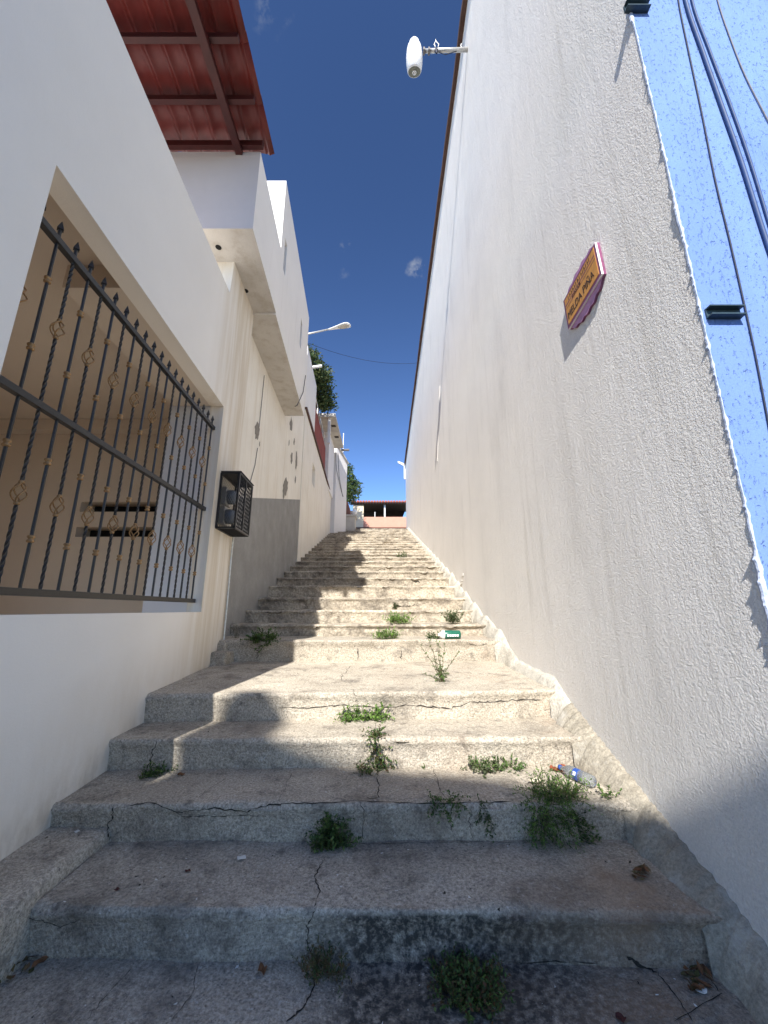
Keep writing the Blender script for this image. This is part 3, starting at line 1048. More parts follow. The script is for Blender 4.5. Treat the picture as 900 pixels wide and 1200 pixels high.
tag(mb.build('wall_cable', M['cable_grey']), 'thin grey cable hanging down the peeling wall above the meter cage', 'cable')
mb = MB()
pts = [Vector(second(at_left(*p, HOUSE2).y, at_left(*p, HOUSE2).z, -.03)) for p in ((327, 470), (332, 478), (341, 478))] + [at_left(347, 475, 1.24, .066) + Vector((.02, 0, 0)), at_left(354, 460, 1.24, .066) + Vector((.02, 0, 0)), at_left(357, 440, 1.24, .066) + Vector((.02, 0, 0))]
mb.tube(pts, .008, 5)
tag(mb.build('loose_cable', M['cable']), 'black cable looping below the overhanging white storey', 'cable')

# red corrugated roof over the balcony
rr = thing('red_roof', 'red corrugated tile sheet roof on red steel beams above the balcony', 'roof', (-1.5, 3.4, 5.3))


def roof_z(x, y): return 5.40 + (-1.4 - x) * .03 + (3.5 - y) * .0


courses = ((1.9, 2.62, 0.02), (2.55, 3.10, .01), (3.03, 3.58, 0.0))
for (ya, yb_, dz) in courses:
    mb = MB()
    xs = [-1.34 - .0125 * i for i in range(260)]
    vs = []
    for x in xs:
        ph = (x % .20) / .20
        wv_ = .045 * abs(math.sin(math.pi * ph)) ** .7 + (.014 if ph > .82 else 0)
        vs += [(x, ya, roof_z(x, ya) + wv_ + dz), (x, yb_, roof_z(x, yb_) + wv_ + dz - .03), (x, yb_, roof_z(x, yb_) + wv_ + dz - .022), (x, ya, roof_z(x, ya) + wv_ + dz + .008)]
    mb.add(vs, [(i * 4 + j, i * 4 + (j + 1) % 4, (i + 1) * 4 + (j + 1) % 4, (i + 1) * 4 + j) for i in range(len(xs) - 1) for j in range(4)])
    mb.build('roof_sheet', M['red_metal'], rr, True)
for y in (1.98, 2.55, 3.02):
    mb = MB()
    mb.box((-4.4, y - .025, 5.31), (-1.40, y + .025, 5.375))
    mb.build('purlin', M['red_beam'], rr)
mb = MB()
mb.box((-4.4, 3.41, 5.293), (-1.43, 3.462, 5.37))
mb.build('purlin', M['red_beam'], rr)
for x in (-1.72, -3.2):
    mb = MB()
    mb.box((x - .04, 1.92, 5.235), (x + .04, 3.475, 5.305))
    mb.build('beam', M['red_beam'], rr)

# ------------------------------------------------------------------ third left house and beyond
h3 = thing('capped_wall_house', 'pale house wall with a sloping brown coping and a small deep window up the alley', 'house', third(14, 1))
mb = MB()
p1 = at_left(364.5, 572, 1.76)
p2 = at_left(369, 548, 1.76)
b3 = []
panel(mb, third, [YE + .004, 12.2, 12.9, 19.3], [-1, 4.05, 4.75, 5.62], {(1, 1)}, .25, back=b3)
mb.add([third(YE + .004, -1), third(YE + .004, 5.62), third(YE + .004, 5.62, .2), third(YE + .004, -1, .2)], [(0, 1, 2, 3)])
mb.add([third(19.3, -1), third(19.3, 5.62), third(19.3, 5.62, 3), third(19.3, -1, 3)], [(0, 1, 2, 3)])
mb.build('wall', M['stained_plaster'], h3)
mb = MB()
mb.add(b3[0], [(0, 1, 2, 3)])
mb.build('window', M['jamb_paint'], h3)
mb = MB()
mb.hexa([third(YE + .01, 5.615, .2), third(YE + .01, 5.615, -.05), third(19.35, 5.615, -.05), third(19.35, 5.615, .2),
         third(YE + .01, 5.70, .2), third(YE + .01, 5.70, -.05), third(19.35, 5.70, -.05), third(19.35, 5.70, .2)])
mb.build('coping', M['brown_eave'], h3)
mb = MB()
mb.hexa([third(YE + .01, 5.70, 3), third(YE + .01, 5.70, .03), third(12.5, 5.70, .03), third(12.5, 5.70, 3), third(YE + .01, 7.75, 3), third(YE + .01, 7.75, .03), third(12.5, 7.75, .03), third(12.5, 7.75, 3)])
mb.build('upper_wall', M['block_plaster'], h3)
mb = MB()
mb.hexa([third(12.5, 5.70, .2), third(12.5, 5.70, .03), third(16.2, 5.70, .03), third(16.2, 5.70, .2), third(12.5, 6.95, .2), third(12.5, 6.95, .03), third(16.2, 6.95, .03), third(16.2, 6.95, .2)])
mb.build('red_parapet', M['brick_red'], h3)
mb = MB()
mb.tube([third(12.5, 7.0, .1), third(16.3, 6.99, .1)], .02, 5)
for y in (12.6, 13.5, 14.4, 15.3, 16.2): mb.tube([third(y, 6.95, .1), third(y, 7.5, .1)], .014, 5)
mb.tube([third(12.5, 7.5, .1), third(16.3, 7.5, .1)], .02, 5)
mb.build('railing', M['galv'], h3)
mb = MB()
mb.box((-8, 15.0, 5.6), (-3.05, 19.2, 8.6))
tag(mb.build('brown_house', M['brown_red']), 'weathered brown house wall behind the red parapet up the alley', 'house')

cp = thing('canopy_house', 'white house with a pale flat canopy slab below the tree on the left', 'house', (-2.9, 18.6, 5))
mb = MB()
mb.box((-6, 17.3, 5.5), (-2.62, 19.2, 8.3))
mb.build('wall', M['block_plaster'], cp)
mb = MB()
mb.box((-6, 15.8, 8.3), (-2.16, 19.3, 8.46))
mb.build('canopy_slab', M['pale_slab'], cp)
mb = MB()
mb.box((-2.50, 15.9, 7.1), (-2.38, 16.02, 8.3))
mb.build('post', M['block_plaster'], cp)
for y in (16.6, 17.8):
    mb = MB()
    mb.box((-2.45, y, 8.28), (-2.25, y + .18, 8.305))
    mb.build('vent', M['dark_in'], cp)
mb = MB()
mb.tube([(-2.25, 19.2, 8.15), (-1.85, 19.3, 8.2)], .06, 6)
mb.build('spout', M['cable_grey'], cp)
mb = MB()
mb.tube([(-2.2, 19.6, 8.0), (-2.2, 19.6, 9.3)], .02, 5)
mb.build('mast', M['galv'], cp)

h4 = thing('white_cottage', 'white house whose front closes the left side at the top of the steps', 'house', (-3, 20, 4.4))
mb = MB()
mb.hexa([(-6, 19.6, 3), (-2.55, 19.6, 3), (-2.06, 20.6, 3), (-6, 25, 3), (-6, 19.6, 8.6), (-2.55, 19.6, 8.6), (-2.06, 20.6, 7.9), (-6, 25, 7.9)])
mb.build('wall', M['block_plaster'], h4)
mb = MB()
mb.hexa([(-6, 19.5, 8.61), (-2.5, 19.5, 8.61), (-1.98, 20.6, 7.91), (-6, 25.2, 7.91), (-6, 19.5, 8.7), (-2.5, 19.5, 8.7), (-1.98, 20.6, 8.0), (-6, 25.2, 8.0)])
mb.build('roof_edge', M['pale_slab'], h4)
mb = MB()
mb.tube([(-2.60, 19.57, 8.3), (-2.52, 19.57, 7.2), (-2.3, 20.05, 6.2), (-2.2, 20.25, 5.9)], .012, 5)
mb.tube([(-2.48, 19.7, 8.2), (-2.40, 19.85, 6.9), (-2.22, 20.2, 5.9)], .012, 5)
mb.build('cable', M['cable_grey'], h4)

rw = thing('retaining_wall', 'low cement retaining wall with a ball finial at the top left of the steps', 'wall', (-2.2, 21.5, 4.2))
mb = MB()
mb.box((-3.2, 21.3, 3.6), (-1.62, 22.2, 5.05))
mb.build('wall', M['pale_slab'], rw)
mb = MB()
mb.box((-3.25, 21.24, 5.052), (-1.56, 22.25, 5.16))
mb.build('coping', M['pale_slab'], rw)
mb = MB()
mb.lathe((-1.66, 21.4, 5.16), (0, 0, 1), [(0, .06), (.04, .10), (.12, .15), (.2, .15), (.28, .10), (.31, .001)], 12)
mb.build('finial', M['lamp_white'], rw, True)
mb = MB()
mb.hexa([(-3, 22.3, 4.47), (-1.75, 22.3, 4.47), (-1.75, 24, 4.47), (-3, 24, 4.47), (-3, 22.3, 6.2), (-2.15, 22.3, 6.2), (-2.15, 24, 6.2), (-3, 24, 6.2)])
tag(mb.build('brick_buttress', M['brown_red']), 'small reddish brick buttress beside the white house front', 'buttress')

# building closing the view at the top
eb = thing('veranda_house', 'pink house with a dark open veranda at the top of the alley', 'house', (0, 30, 4.47))
EYB = 30.0
mb = MB()
mb.box((-2.0, EYB, 4.0), (9, EYB + .25, 7.08))
mb.build('pink_wall', M['pink'], eb)
mb = MB()
mb.box((-3.2, EYB - .14, 5.95), (9, EYB - .002, 6.22))
mb.build('ledge', M['brown_eave'], eb)
mb = MB()
mb.box((-3.2, EYB - .5, 4.0), (9, EYB - .16, 5.90))
mb.build('white_plinth', M['block_plaster'], eb)
mb = MB()
mb.box((-2.45, EYB - .05, 5.8), (-1.62, EYB + .5, 8.05))
mb.build('cream_pier', M['cream'], eb)
mb = MB()
mb.hexa([(-3, EYB + 4, 6), (.85, EYB + 4, 6), (.85, EYB + 4.2, 6), (-3, EYB + 4.2, 6), (-3, EYB + 4, 8.6), (1.9, EYB + 4, 8.6), (1.9, EYB + 4.2, 8.6), (-3, EYB + 4.2, 8.6)])
mb.build('veranda_back_wall', M['dark_in'], eb)
mb = MB()
mb.hexa([(-2.5, EYB - .25, 8.12), (9, EYB - .25, 8.12), (9, EYB + 4.4, 8.6), (-2.5, EYB + 4.4, 8.6), (-2.5, EYB - .25, 8.22), (9, EYB - .25, 8.22), (9, EYB + 4.4, 8.7), (-2.5, EYB + 4.4, 8.7)])
mb.build('veranda_roof', M['dark_in'], eb)
mb = MB()
for i in range(50):
    x = -2.5 + i * .22
    mb.tube([(x, EYB - .32, 8.25), (x, EYB + .6, 8.33)], .10, 8)
mb.build('roof_tiles', M['tile'], eb, True)
for x, z0 in ((.06, 7.08), (-.72, 7.08)):
    mb = MB()
    mb.box((x - (.06 if x > 0 else .03), EYB + .05, z0), (x + (.06 if x > 0 else .03), EYB + .15, 8.12 if x > 0 else 7.5))
    mb.build('post', M['galv'], eb)

# ------------------------------------------------------------------ trees
def leaf(mb, p, d, n, L, wd, mi=0, fold=.25):
    d = d.normalized()
    s_ = d.cross(n)
    if s_.length < 1e-4: s_ = d.cross(Vector((.3, .5, .8)))
    s_.normalize()
    n = s_.cross(d).normalized()
    mb.add([p, p + d * L * .45 + s_ * wd + n * wd * fold, p + d * L, p + d * L * .45 - s_ * wd + n * wd * fold], [(0, 1, 2), (0, 2, 3)], mi)


def rv(): return Vector((random.gauss(0, 1), random.gauss(0, 1), random.gauss(0, 1))).normalized()


def tree(name, label, base, blobs, n, L, mats, trunk):
    t_ = thing(name, label, 'tree', base)
    mb = MB()
    mb.tube(trunk, [.14 - .09 * i / (len(trunk) - 1) for i in range(len(trunk))], 8)
    top = Vector(trunk[-2])
    for (c, r_) in blobs:
        mb.tube([top, (top + Vector(c)) / 2 + Vector((.08, 0, .05)), Vector(c)], [.05, .035, .012], 5)
    mb.build('trunk', M['bark'], t_, True)
    mb = MB()
    for (c, r_) in blobs:
        c = Vector(c)
        k_ = int(n * r_ * r_)
        clumps = [rv() * r_ * random.uniform(.45, 1.05) for _ in range(int(10 + 40 * r_))]
        for i in range(k_):
            q = random.choice(clumps)
            p = c + q + rv() * random.uniform(.02, .22)
            if random.random() < .22: p = c + rv() * r_ * random.uniform(.2, 1)
            d = (p - c).normalized() * .6 + rv() * .8 + Vector((0, 0, -.25))
            leaf(mb, p, d, rv(), L * random.uniform(.6, 1.3), L * .26, random.randrange(len(mats)))
    mb.build('crown', mats, t_)
    return t_


tree('terrace_tree', 'dense dark tree rising above the white upper wall on the left', (-3.5, 14.2, 5.6),
     [((-3.0, 13.3, 9.0), .85), ((-2.65, 14.0, 8.9), .72), ((-2.55, 14.6, 8.5), .6), ((-3.2, 12.7, 9.1), .8), ((-2.75, 14.4, 9.3), .55), ((-3.3, 14.6, 8.5), .8), ((-2.4, 14.2, 8.1), .4)], 3600, .12,
     [M['leaf_tree'], M['leaf_dark']], [(-3.5, 14.2, 5.6), (-3.45, 14.1, 6.8), (-3.3, 14.0, 7.8), (-3.1, 13.9, 8.5), (-3.0, 13.9, 8.9)])
tree('alley_tree', 'small feathery tree behind the white house front near the top of the steps', (-3.0, 27, 4.47),
     [((-2.9, 27, 9.2), .9), ((-2.5, 27, 8.6), .75), ((-2.2, 26.8, 8.2), .55), ((-3, 27, 10.0), .65), ((-2.6, 27, 7.8), .6), ((-3.2, 27, 8.0), .8), ((-2.0, 27, 8.8), .35)], 2000, .15,
     [M['leaf_mid'], M['leaf_tree'], M['leaf_dark']], [(-3.0, 27, 4.47), (-2.95, 27, 6), (-2.85, 27, 7.5), (-2.8, 27, 8.3), (-2.8, 27, 9)])

# ------------------------------------------------------------------ lamps, cables, sign
sl = thing('street_lamp', 'pale street lamp on a thin arm reaching out from the white house on the left', 'street lamp', (-2.2, 9.6, 7.5))
a = at_y(358, 392, 9.7)
b_ = at_y(385, 386, 9.7)
mb = MB()
mb.tube([a + Vector((-.3, 0, -.03)), a, b_], .025, 8)
mb.build('arm', M['galv'], sl, True)
c1 = at_y(385, 386.2, 9.7)
c2 = at_y(410, 380.5, 9.35)
ax = (c2 - c1)
Lh = ax.length
mb = MB()
axn = ax.normalized()
sd = axn.cross(Vector((0, 0, 1))).normalized()
upv = sd.cross(axn).normalized()
secs = [(0, .03, .025), (.12, .04, .03), (.3, .055, .04), (.55, .09, .05), (.8, .118, .055), (.95, .105, .045), (1.0, .055, .025)]
vs = []
for (t_, w, hh_) in secs:
    p = c1 + ax * t_
    for k in range(12):
        an = 2 * math.pi * k / 12
        hz = math.sin(an)
        vs.append(p + sd * math.cos(an) * w + upv * (hz * hh_ if hz > 0 else hz * .015))
mb.add(vs, [(i * 12 + k, i * 12 + (k + 1) % 12, (i + 1) * 12 + (k + 1) % 12, (i + 1) * 12 + k) for i in range(len(secs) - 1) for k in range(12)] + [tuple(reversed(range(12))), tuple(range(72, 84))])
mb.build('lamp_head', M['lamp_white'], sl, True)
mb = MB()
vs = [c1 + ax * .70 + (axn * math.cos(2 * math.pi * k / 20) * Lh * .24 + sd * math.sin(2 * math.pi * k / 20) * .09) - upv * .017 for k in range(20)]
low = [v - upv * .03 * (1) for v in [c1 + ax * .70 + (axn * math.cos(2 * math.pi * k / 20) * Lh * .16 + sd * math.sin(2 * math.pi * k / 20) * .06) for k in range(20)]]
mb.add(vs + low, [(k, (k + 1) % 20, 20 + (k + 1) % 20, 20 + k) for k in range(20)] + [tuple(range(20, 40))])
mb.build('lens', M['pale_slab'], sl, True)

bl = thing('wall_lamp', 'white egg shaped lamp on a short pipe at the top of the grey stucco wall', 'street lamp', (XR, 4.65, 9.45))
a = at_right(548, 58)
yl = a.y
a = at_y(546, 58, yl)
c = at_y(497, 60, yl)
mb = MB()
mb.tube([a + Vector((.1, 0, 0)), c], .032, 10)
mb.build('arm', M['galv'], bl, True)
mb = MB()
for q in (497, 503): mb.lathe(at_y(q, 60, yl) + Vector((-.02, 0, 0)), (1, 0, 0), [(0, .05), (.03, .05)], 10)
mb.build('clamp', M['cable_grey'], bl)
mid = at_y(485.5, 66, yl)
axl = Vector((0.02, .40, -.92)).normalized()
hd = MB()
hd.lathe(mid - axl * .25, axl, [(0, .001), (.01, .05), (.04, .078), (.10, .086), (.104, .108), (.16, .125), (.27, .138), (.37, .134), (.45, .120), (.475, .110)], 22)
hd.build('housing', M['lamp_white'], bl, True)
hd = MB()
lc = at_y(486.5, 73.5, yl - .13)
dlc = -lc.normalized()
hd.lathe(mid + axl * .222, axl, [(0, .108), (.004, .104), (.006, .001)], 20)
hd.build('lens', M['lens_dark'], bl)
hd = MB()
e1 = mid + axl * .234
pv = axl.cross(Vector((1, 0, 0))).normalized()
hd.tube([e1 + Vector((math.cos(t_ * math.pi / 8) * .026, 0, 0)) + pv * math.sin(t_ * math.pi / 8) * .036 for t_ in range(17)], .008, 6)
hd.tube([e1 + pv * .02, e1 - pv * .025], .008, 6)
hd.build('bulb', M['lamp_white'], bl, True)
hd = MB()
p = at_y(511, 57, yl)
hd.tube([p + Vector((0, 0, 0)), p + Vector((-.03, 0, .10)), p + Vector((0, 0, .19)), p + Vector((.05, 0, .10)), p + Vector((.03, 0, .01))], .009, 6)
hd.tube([p + Vector((0, 0, .19)), p + Vector((.0, 0, .23))], .007, 5)
hd.build('cable_hook', M['galv'], bl, True)
hd = MB()
hd.lathe(p + Vector((0, 0, -.02)), (0, -.2, -1), [(0, .03), (.05, .035), (.10, .022), (.16, .012)], 8)
hd.tube([p + Vector((0, 0, -.06)), at_y(522, 64, yl) + Vector((0, 0, 0)), at_y(535, 60, yl)], .006, 5)
hd.build('photocell', M['cable'], bl)
hd = MB()
q = at_y(541, 56, yl)
hd.tube([q, q + Vector((-.015, 0, .05)), q + Vector((0, 0, .10))], .007, 5)
hd.build('cable_end', M['lamp_white'], bl)

fl = thing('end_lamp', 'tiny white lamp on the far end of the grey wall', 'street lamp', at_y(475, 548, 24.5))
mb = MB()
p = at_y(470, 543, 24.5)
mb.hexa([p + Vector(v) for v in ((-.22, -.1, .02), (.2, -.1, -.22), (.25, .1, -.2), (-.2, .1, .04), (-.22, -.1, .14), (.25, -.1, -.06), (.25, .1, -.06), (-.2, .1, .14))])
mb.build('lamp_head', M['lamp_white'], fl, False, .02)
mb = MB()
mb.box((p.x + .18, 24.42, p.z - 1.1), (p.x + .40, 24.6, p.z - .12))
mb.build('bracket_box', M['lamp_white'], fl, False, .01)

tl = MB()
p = at_left(366, 431, 1.76)
tl.tube([p + Vector((-.1, 0, 0)), p + Vector((.32, -.1, .0))], .045, 8)
tag(tl.build('wall_tube_lamp', M['lamp_white'], None, True), 'short white tube sticking out of the wall in front of the dark tree', 'lamp')

mb = MB()
a, b_ = at_left(361, 402, 1.76), at_right(492, 425)
pts = []
for i in range(25):
    t_ = i / 24
    p = a.lerp(b_, t_)
    p.z -= .55 * 4 * t_ * (1 - t_) * .5
    pts.append(p)
mb.tube(pts, .006, 5)
tag(mb.build('overhead_wire', M['cable']), 'thin black wire strung across the alley below the street lamp', 'wire')

# cables and brackets on the blue front
def facade(px, py, o=.0):
    return at_y(px, py, FY - o)


cables = (([(798, -60), (806, 0), (826, 60), (847, 120), (870, 185), (892, 255), (925, 360), (960, 520)], 'cable_blue', .009, 'thick blue painted cable at the left of the bundle on the blue front', -2.5),
          ([(806, -60), (812, 0), (833, 60), (856, 120), (879, 185), (902, 260), (935, 370), (970, 520)], 'cable_blue', .006, 'thinner blue painted cable at the right of the bundle on the blue front', -1.0),
          ([(788, -60), (795, 0), (807, 60), (822, 130), (838, 210), (856, 285), (873, 360), (886, 420), (905, 520)], 'cable', .0035, 'thin dark cable left of the cable bundle on the blue front', 0),
          ([(828, -60), (841, 0), (856, 45), (874, 90), (902, 145), (930, 200)], 'cable_grey', .003, 'thin pale cable right of the cable bundle on the blue front', 0))
for pts, mt, r_, lab, dx in cables:
    mb = MB()
    P = [facade(px + dx, py, .003 + r_) for px, py in pts]
    top = P[0] + (P[0] - P[1]).normalized() * 3.0
    sm = []
    Q = [top] + P
    for i in range(len(Q) - 1):
        p0, p1, p2, p3 = Q[max(i - 1, 0)], Q[i], Q[i + 1], Q[min(i + 2, len(Q) - 1)]
        for j in range(6):
            t_ = j / 6
            sm.append(.5 * ((2 * p1) + (p2 - p0) * t_ + (2 * p0 - 5 * p1 + 4 * p2 - p3) * t_ ** 2 + (3 * p1 - p0 - 3 * p2 + p3) * t_ ** 3))
    sm.append(Q[-1])
    mb.tube(sm, r_, 7)
    tag(mb.build('facade_cable', M[mt], None, True), lab, 'cable', 'cables on the blue front')
for (x0, x1, py, lab) in ((728, 756, 12, 'dark iron channel bracket at the top of the blue front beside the corner'), (823, 864, 368, 'dark iron channel bracket lower down the blue front beside the corner')):
    a, c = facade(x0 + 3, py), facade(x1 + 2, py)
    w = c.x - a.x
    bk_ = thing('channel_bracket', lab, 'bracket', a, 'iron brackets on the blue front')
    for dz in (.018, -.024):
        mb = MB()
        mb.box((a.x, FY - .034, a.z + dz - .003), (a.x + w, FY - .0085, a.z + dz + .003))
        mb.build('flange', M['teal_iron'], bk_)
    mb = MB()
    mb.box((a.x, FY - .0085, a.z - .028), (a.x + w, FY + .002, a.z + .022))
    mb.build('web', M['teal_iron'], bk_)

# street name plaque
TLc, TRc, BLc, BRc = [at_right(*p, XR - .03) for p in ((660.5, 353), (697, 284), (666, 386.5), (705.5, 321))]
O = (TLc + BLc) / 2
ux = ((TRc + BRc) / 2 - O)
Wd = ux.length
ux.normalize()
uz = ((TLc + TRc) / 2 - (BLc + BRc) / 2)
Hh = uz.length
uz = (uz - ux * uz.dot(ux)).normalized()
nn_ = uz.cross(ux).normalized()
if nn_.x > 0: nn_ = -nn_
print('sign', Wd, Hh, ux, uz, nn_)
sg = thing('street_sign', 'ochre and plum ceramic street name plaque on the grey stucco wall', 'sign', O)


def sgp(u, v, d): return O + ux * u * Wd + uz * (v - .5) * Hh + nn_ * d


def plate(mb, poly, d0, d1, mi=0, edge=0):
    n = len(poly)
    mb.add([sgp(u, v, d0) for u, v in poly] + [sgp(u, v, d1) for u, v in poly], [tuple(range(n, 2 * n))], mi)
    mb.add([sgp(u, v, d0) for u, v in poly] + [sgp(u, v, d1) for u, v in poly], [(i, (i + 1) % n, n + (i + 1) % n, n + i) for i in range(n)], edge)


# carved scroll backing
poly = [(.0, 1.0), (.0, .0)]
for i in range(33):
    t_ = i / 32
    poly.append((.06 + .88 * t_, -.03 - .22 * math.sin(math.pi * t_) ** .7 - .05 * math.sin(t_ * math.pi * 5) ** 2))
poly += [(1.0, 0), (1.0, 1.0)]
for i in range(33):
    t_ = 1 - i / 32
    poly.append((.06 + .88 * t_, 1.03 + .15 * math.sin(math.pi * t_) ** .6 + .05 * math.sin(t_ * math.pi * 4) ** 2))
mb = MB()
plate(mb, poly, -.034, -.012, 0, 1)
mb.build('scroll_backing', [M['lilac'], M['purple']], sg)
mb = MB()
plate(mb, [(0, 0), (1, 0), (1, 1), (0, 1)], -.0118, .002, 0, 1)
mb.build('plaque', [M['purple'], M['sign_edge']], sg)
mb = MB()
plate(mb, [(.045, .09), (.955, .09), (.955, .94), (.045, .94)], .0022, .0045)
mb.build('ochre_panel', M['orange'], sg)
mb = MB()
for (v, h_) in ((.70, .022), (.93, .01), (.60, .008)):
    plate(mb, [(.05, v), (.95, v), (.95, v + h_), (.05, v + h_)], .0047, .0058)
mb.build('rule_line', M['purple'], sg)


def text(body, u, v, h_, wid, name, align='CENTER'):
    cu = bpy.data.curves.new(name, 'FONT')
    cu.body = body
    cu.align_x = align
    cu.size = 1.0
    cu.extrude = .004
    ob = bpy.data.objects.new(name, cu)
    COL.objects.link(ob)
    dg = bpy.context.evaluated_depsgraph_get()
    me = bpy.data.meshes.new_from_object(ob.evaluated_get(dg))
    bpy.data.objects.remove(ob)
    xs = [q.co.x for q in me.vertices]
    ys = [q.co.y for q in me.vertices]
    sx = wid * Wd / (max(xs) - min(xs))
    sy = h_ * Hh / (max(ys) - min(ys))
    cx_, cy_ = (max(xs) + min(xs)) / 2, (max(ys) + min(ys)) / 2
    base = sgp(u, v, .0052)
    off = Vector(sg.location)
    for q in me.vertices:
        x, y, z = q.co
        q.co = base + ux * (x - cx_) * sx + uz * (y - cy_) * sy + nn_ * z * .3 - off
    me.materials.clear()
    me.materials.append(M['ink'])
    o = bpy.data.objects.new(name, me)
    COL.objects.link(o)
    o.parent = sg
    return o


text('MELDA PIÑA', .47, .36, .27, .78, 'lettering')
text('CALLE', .40, .655, .07, .26, 'small_lettering')
mb = MB()
x = .16
while x < .84:
    w = random.uniform(.018, .034)
    plate(mb, [(x, .76), (x + w * .4, .76), (x + w * .4, .88), (x, .88)], .0047, .0056)
    if random.random() < .6: plate(mb, [(x + w * .42, .80), (x + w, .80), (x + w, .83), (x + w * .42, .83)], .0047, .0056)
    x += w + .022
mb.build('worn_lettering', M['ink'], sg)

# ------------------------------------------------------------------ weeds
def sprig(mb, p, d, L, nl, ls, droop, mi_leaf, mi_stem, sr=.0012, wf=.34):
    pts = [p]
    d = d.normalized()
    seg = 6
    for i in range(seg):
        d = (d + Vector((0, 0, -droop / seg)) + rv() * .13).normalized()
        q = pts[-1] + d * L / seg
        pts.append(q)
    mb.tube(pts, [sr * (1 - .7 * i / seg) for i in range(seg + 1)], 3, mi_stem, cap=False)
    for i in range(nl):
        t_ = (i + random.random()) / nl * .85 + .15
        k_ = min(int(t_ * seg), seg - 1)
        q = pts[k_].lerp(pts[k_ + 1], t_ * seg - k_)
        dd = (pts[k_ + 1] - pts[k_]).normalized() * .5 + rv() * .9 + Vector((0, 0, .25))
        leaf(mb, q, dd, Vector((0, 0, 1)) + rv() * .5, ls * random.uniform(.6, 1.3), ls * wf, random.choice(mi_leaf))


def weed(label, roots, ns, L, nl, ls, droop=.5, up=.7, mats=('leaf_mid',), group='weeds in the cracks of the steps', name='weed', spread=1.0, bias=None, wf=.34):
    """roots: photograph pixels on the steps where sprigs spring from, with a spread in metres"""
    P = []
    for (px, py, rad) in roots:
        p, n = hit(px, py)
        P.append((p, n, rad))
    loc = P[0][0].copy()
    mb = MB()
    for i in range(ns):
        p, n, rad = P[i % len(P)] if i < len(P) else random.choice(P)
        tgt = (n + Vector((0, 0, .15))).normalized()
        tang = rv()
        tang -= n * tang.dot(n)
        rp = p + tang * rad * random.random() ** .6 * 1.2
        if abs(n.z) > .6: 
            f_ = floor_at(rp.x, rp.y, rp.z + .06)
            rp = f_ if abs(f_.z - rp.z) < .08 else p
        d = tgt * up + rv() * .6 * spread + tang * .5 * spread + (bias or Vector((0, 0, 0)))
        if d.dot(n) < .1: d += n * (.2 - d.dot(n))
        sprig(mb, rp - n * .004, d, L * random.uniform(.5, 1.2), nl, ls, droop, list(range(len(mats))), len(mats), wf=wf)
    o = mb.build(name, [M[q] for q in mats] + [M['stem']], None)
    me = o.data
    for q in me.vertices: q.co -= loc
    o.location = loc
    tag(o, label, 'weed', group)
    return o


weed('bright green leafy weed in the sun at the foot of the fourth riser', [(414, 842, .05), (436, 843, .06), (446, 838, .05), (405, 840, .03), (426, 842, .05)], 130, .11, 11, .020, .5, .8, ('leaf_bright', 'leaf_mid'))
weed('dark weed trailing down the crack in the third riser', [(442, 872, .02), (443, 885, .03), (438, 900, .04), (441, 862, .015), (452, 899, .04), (430, 906, .03)], 110, .09, 10, .018, .9, .5, ('leaf_dark', 'leaf_mid', 'leaf_red'))
weed('row of leafy weeds at the foot of the third riser right of the crack', [(555, 903, .03), (570, 904, .03), (585, 902, .03), (600, 901, .03), (608, 899, .025)], 90, .10, 10, .020, .4, .9, ('leaf_mid', 'leaf_grey'))
weed('big bushy weed hanging over the second riser near the bottle', [(640, 934, .07), (655, 932, .07), (630, 945, .05), (665, 934, .05), (645, 955, .06), (632, 965, .05), (650, 940, .06)], 250, .15, 14, .017, .8, .8, ('leaf_mid', 'leaf_bright', 'leaf_dark'), wf=.2)
weed('dark weed creeping down beside the big bushy weed', [(672, 955, .03), (683, 972, .03), (690, 984, .035), (678, 962, .02)], 55, .07, 9, .015, .9, .5, ('leaf_dark', 'leaf_mid'))
weed('dark green tuft growing on the second riser above the long crack', [(388, 990, .06), (380, 988, .05), (396, 990, .05), (389, 975, .04), (388, 965, .025)], 130, .10, 11, .018, .6, .8, ('leaf_dark', 'leaf_mid'))
weed('half dry tuft with straw at the foot of the first riser', [(380, 1140, .05), (390, 1142, .05), (372, 1143, .04)], 70, .10, 8, .016, .4, .9, ('leaf_dry', 'leaf_dark', 'leaf_red'), wf=.2)
weed('round dark weed cushion on the lowest floor in front of the first riser', [(548, 1160, .09), (540, 1150, .07), (560, 1165, .07), (535, 1158, .06), (565, 1158, .06), (550, 1172, .06)], 230, .08, 11, .015, .5, .9, ('leaf_dark', 'leaf_mid', 'leaf_red'))
weed('small olive weed in the shade at the left end of the third step', [(178, 908, .03), (168, 911, .03), (187, 906, .025), (192, 907, .02)], 50, .075, 9, .016, .5, .6, ('leaf_mid', 'leaf_dark'))
weed('wispy weed hanging over the second riser right of the vertical crack', [(512, 941, .02), (520, 942, .03), (530, 943, .02), (522, 948, .03)], 45, .09, 9, .015, 1.3, .4, ('leaf_dark', 'leaf_mid'))
weed('thin weed strand hanging on the second riser left of the bushy weed', [(563, 944, .015), (569, 955, .02), (572, 965, .02)], 28, .06, 8, .013, 1.3, .4, ('leaf_dark',))
weed('low bright grass tuft against the sixth riser', [(445, 749, .04), (452, 748.6, .06), (460, 748.3, .04)], 110, .12, 5, .045, .3, 1.0, ('leaf_bright', 'leaf_mid'), wf=.12)
weed('low bright grass tuft against the seventh riser', [(459, 731, .05), (466, 731, .06), (474, 731, .05)], 120, .15, 5, .05, .3, 1.0, ('leaf_bright', 'leaf_mid'), wf=.12)
weed('bushy grey green weed near the right end of the seventh riser', [(528, 731, .05), (535, 731, .05), (531, 731, .04)], 60, .21, 11, .036, .35, 1.2, ('leaf_grey', 'leaf_dark'), wf=.2, spread=.7)
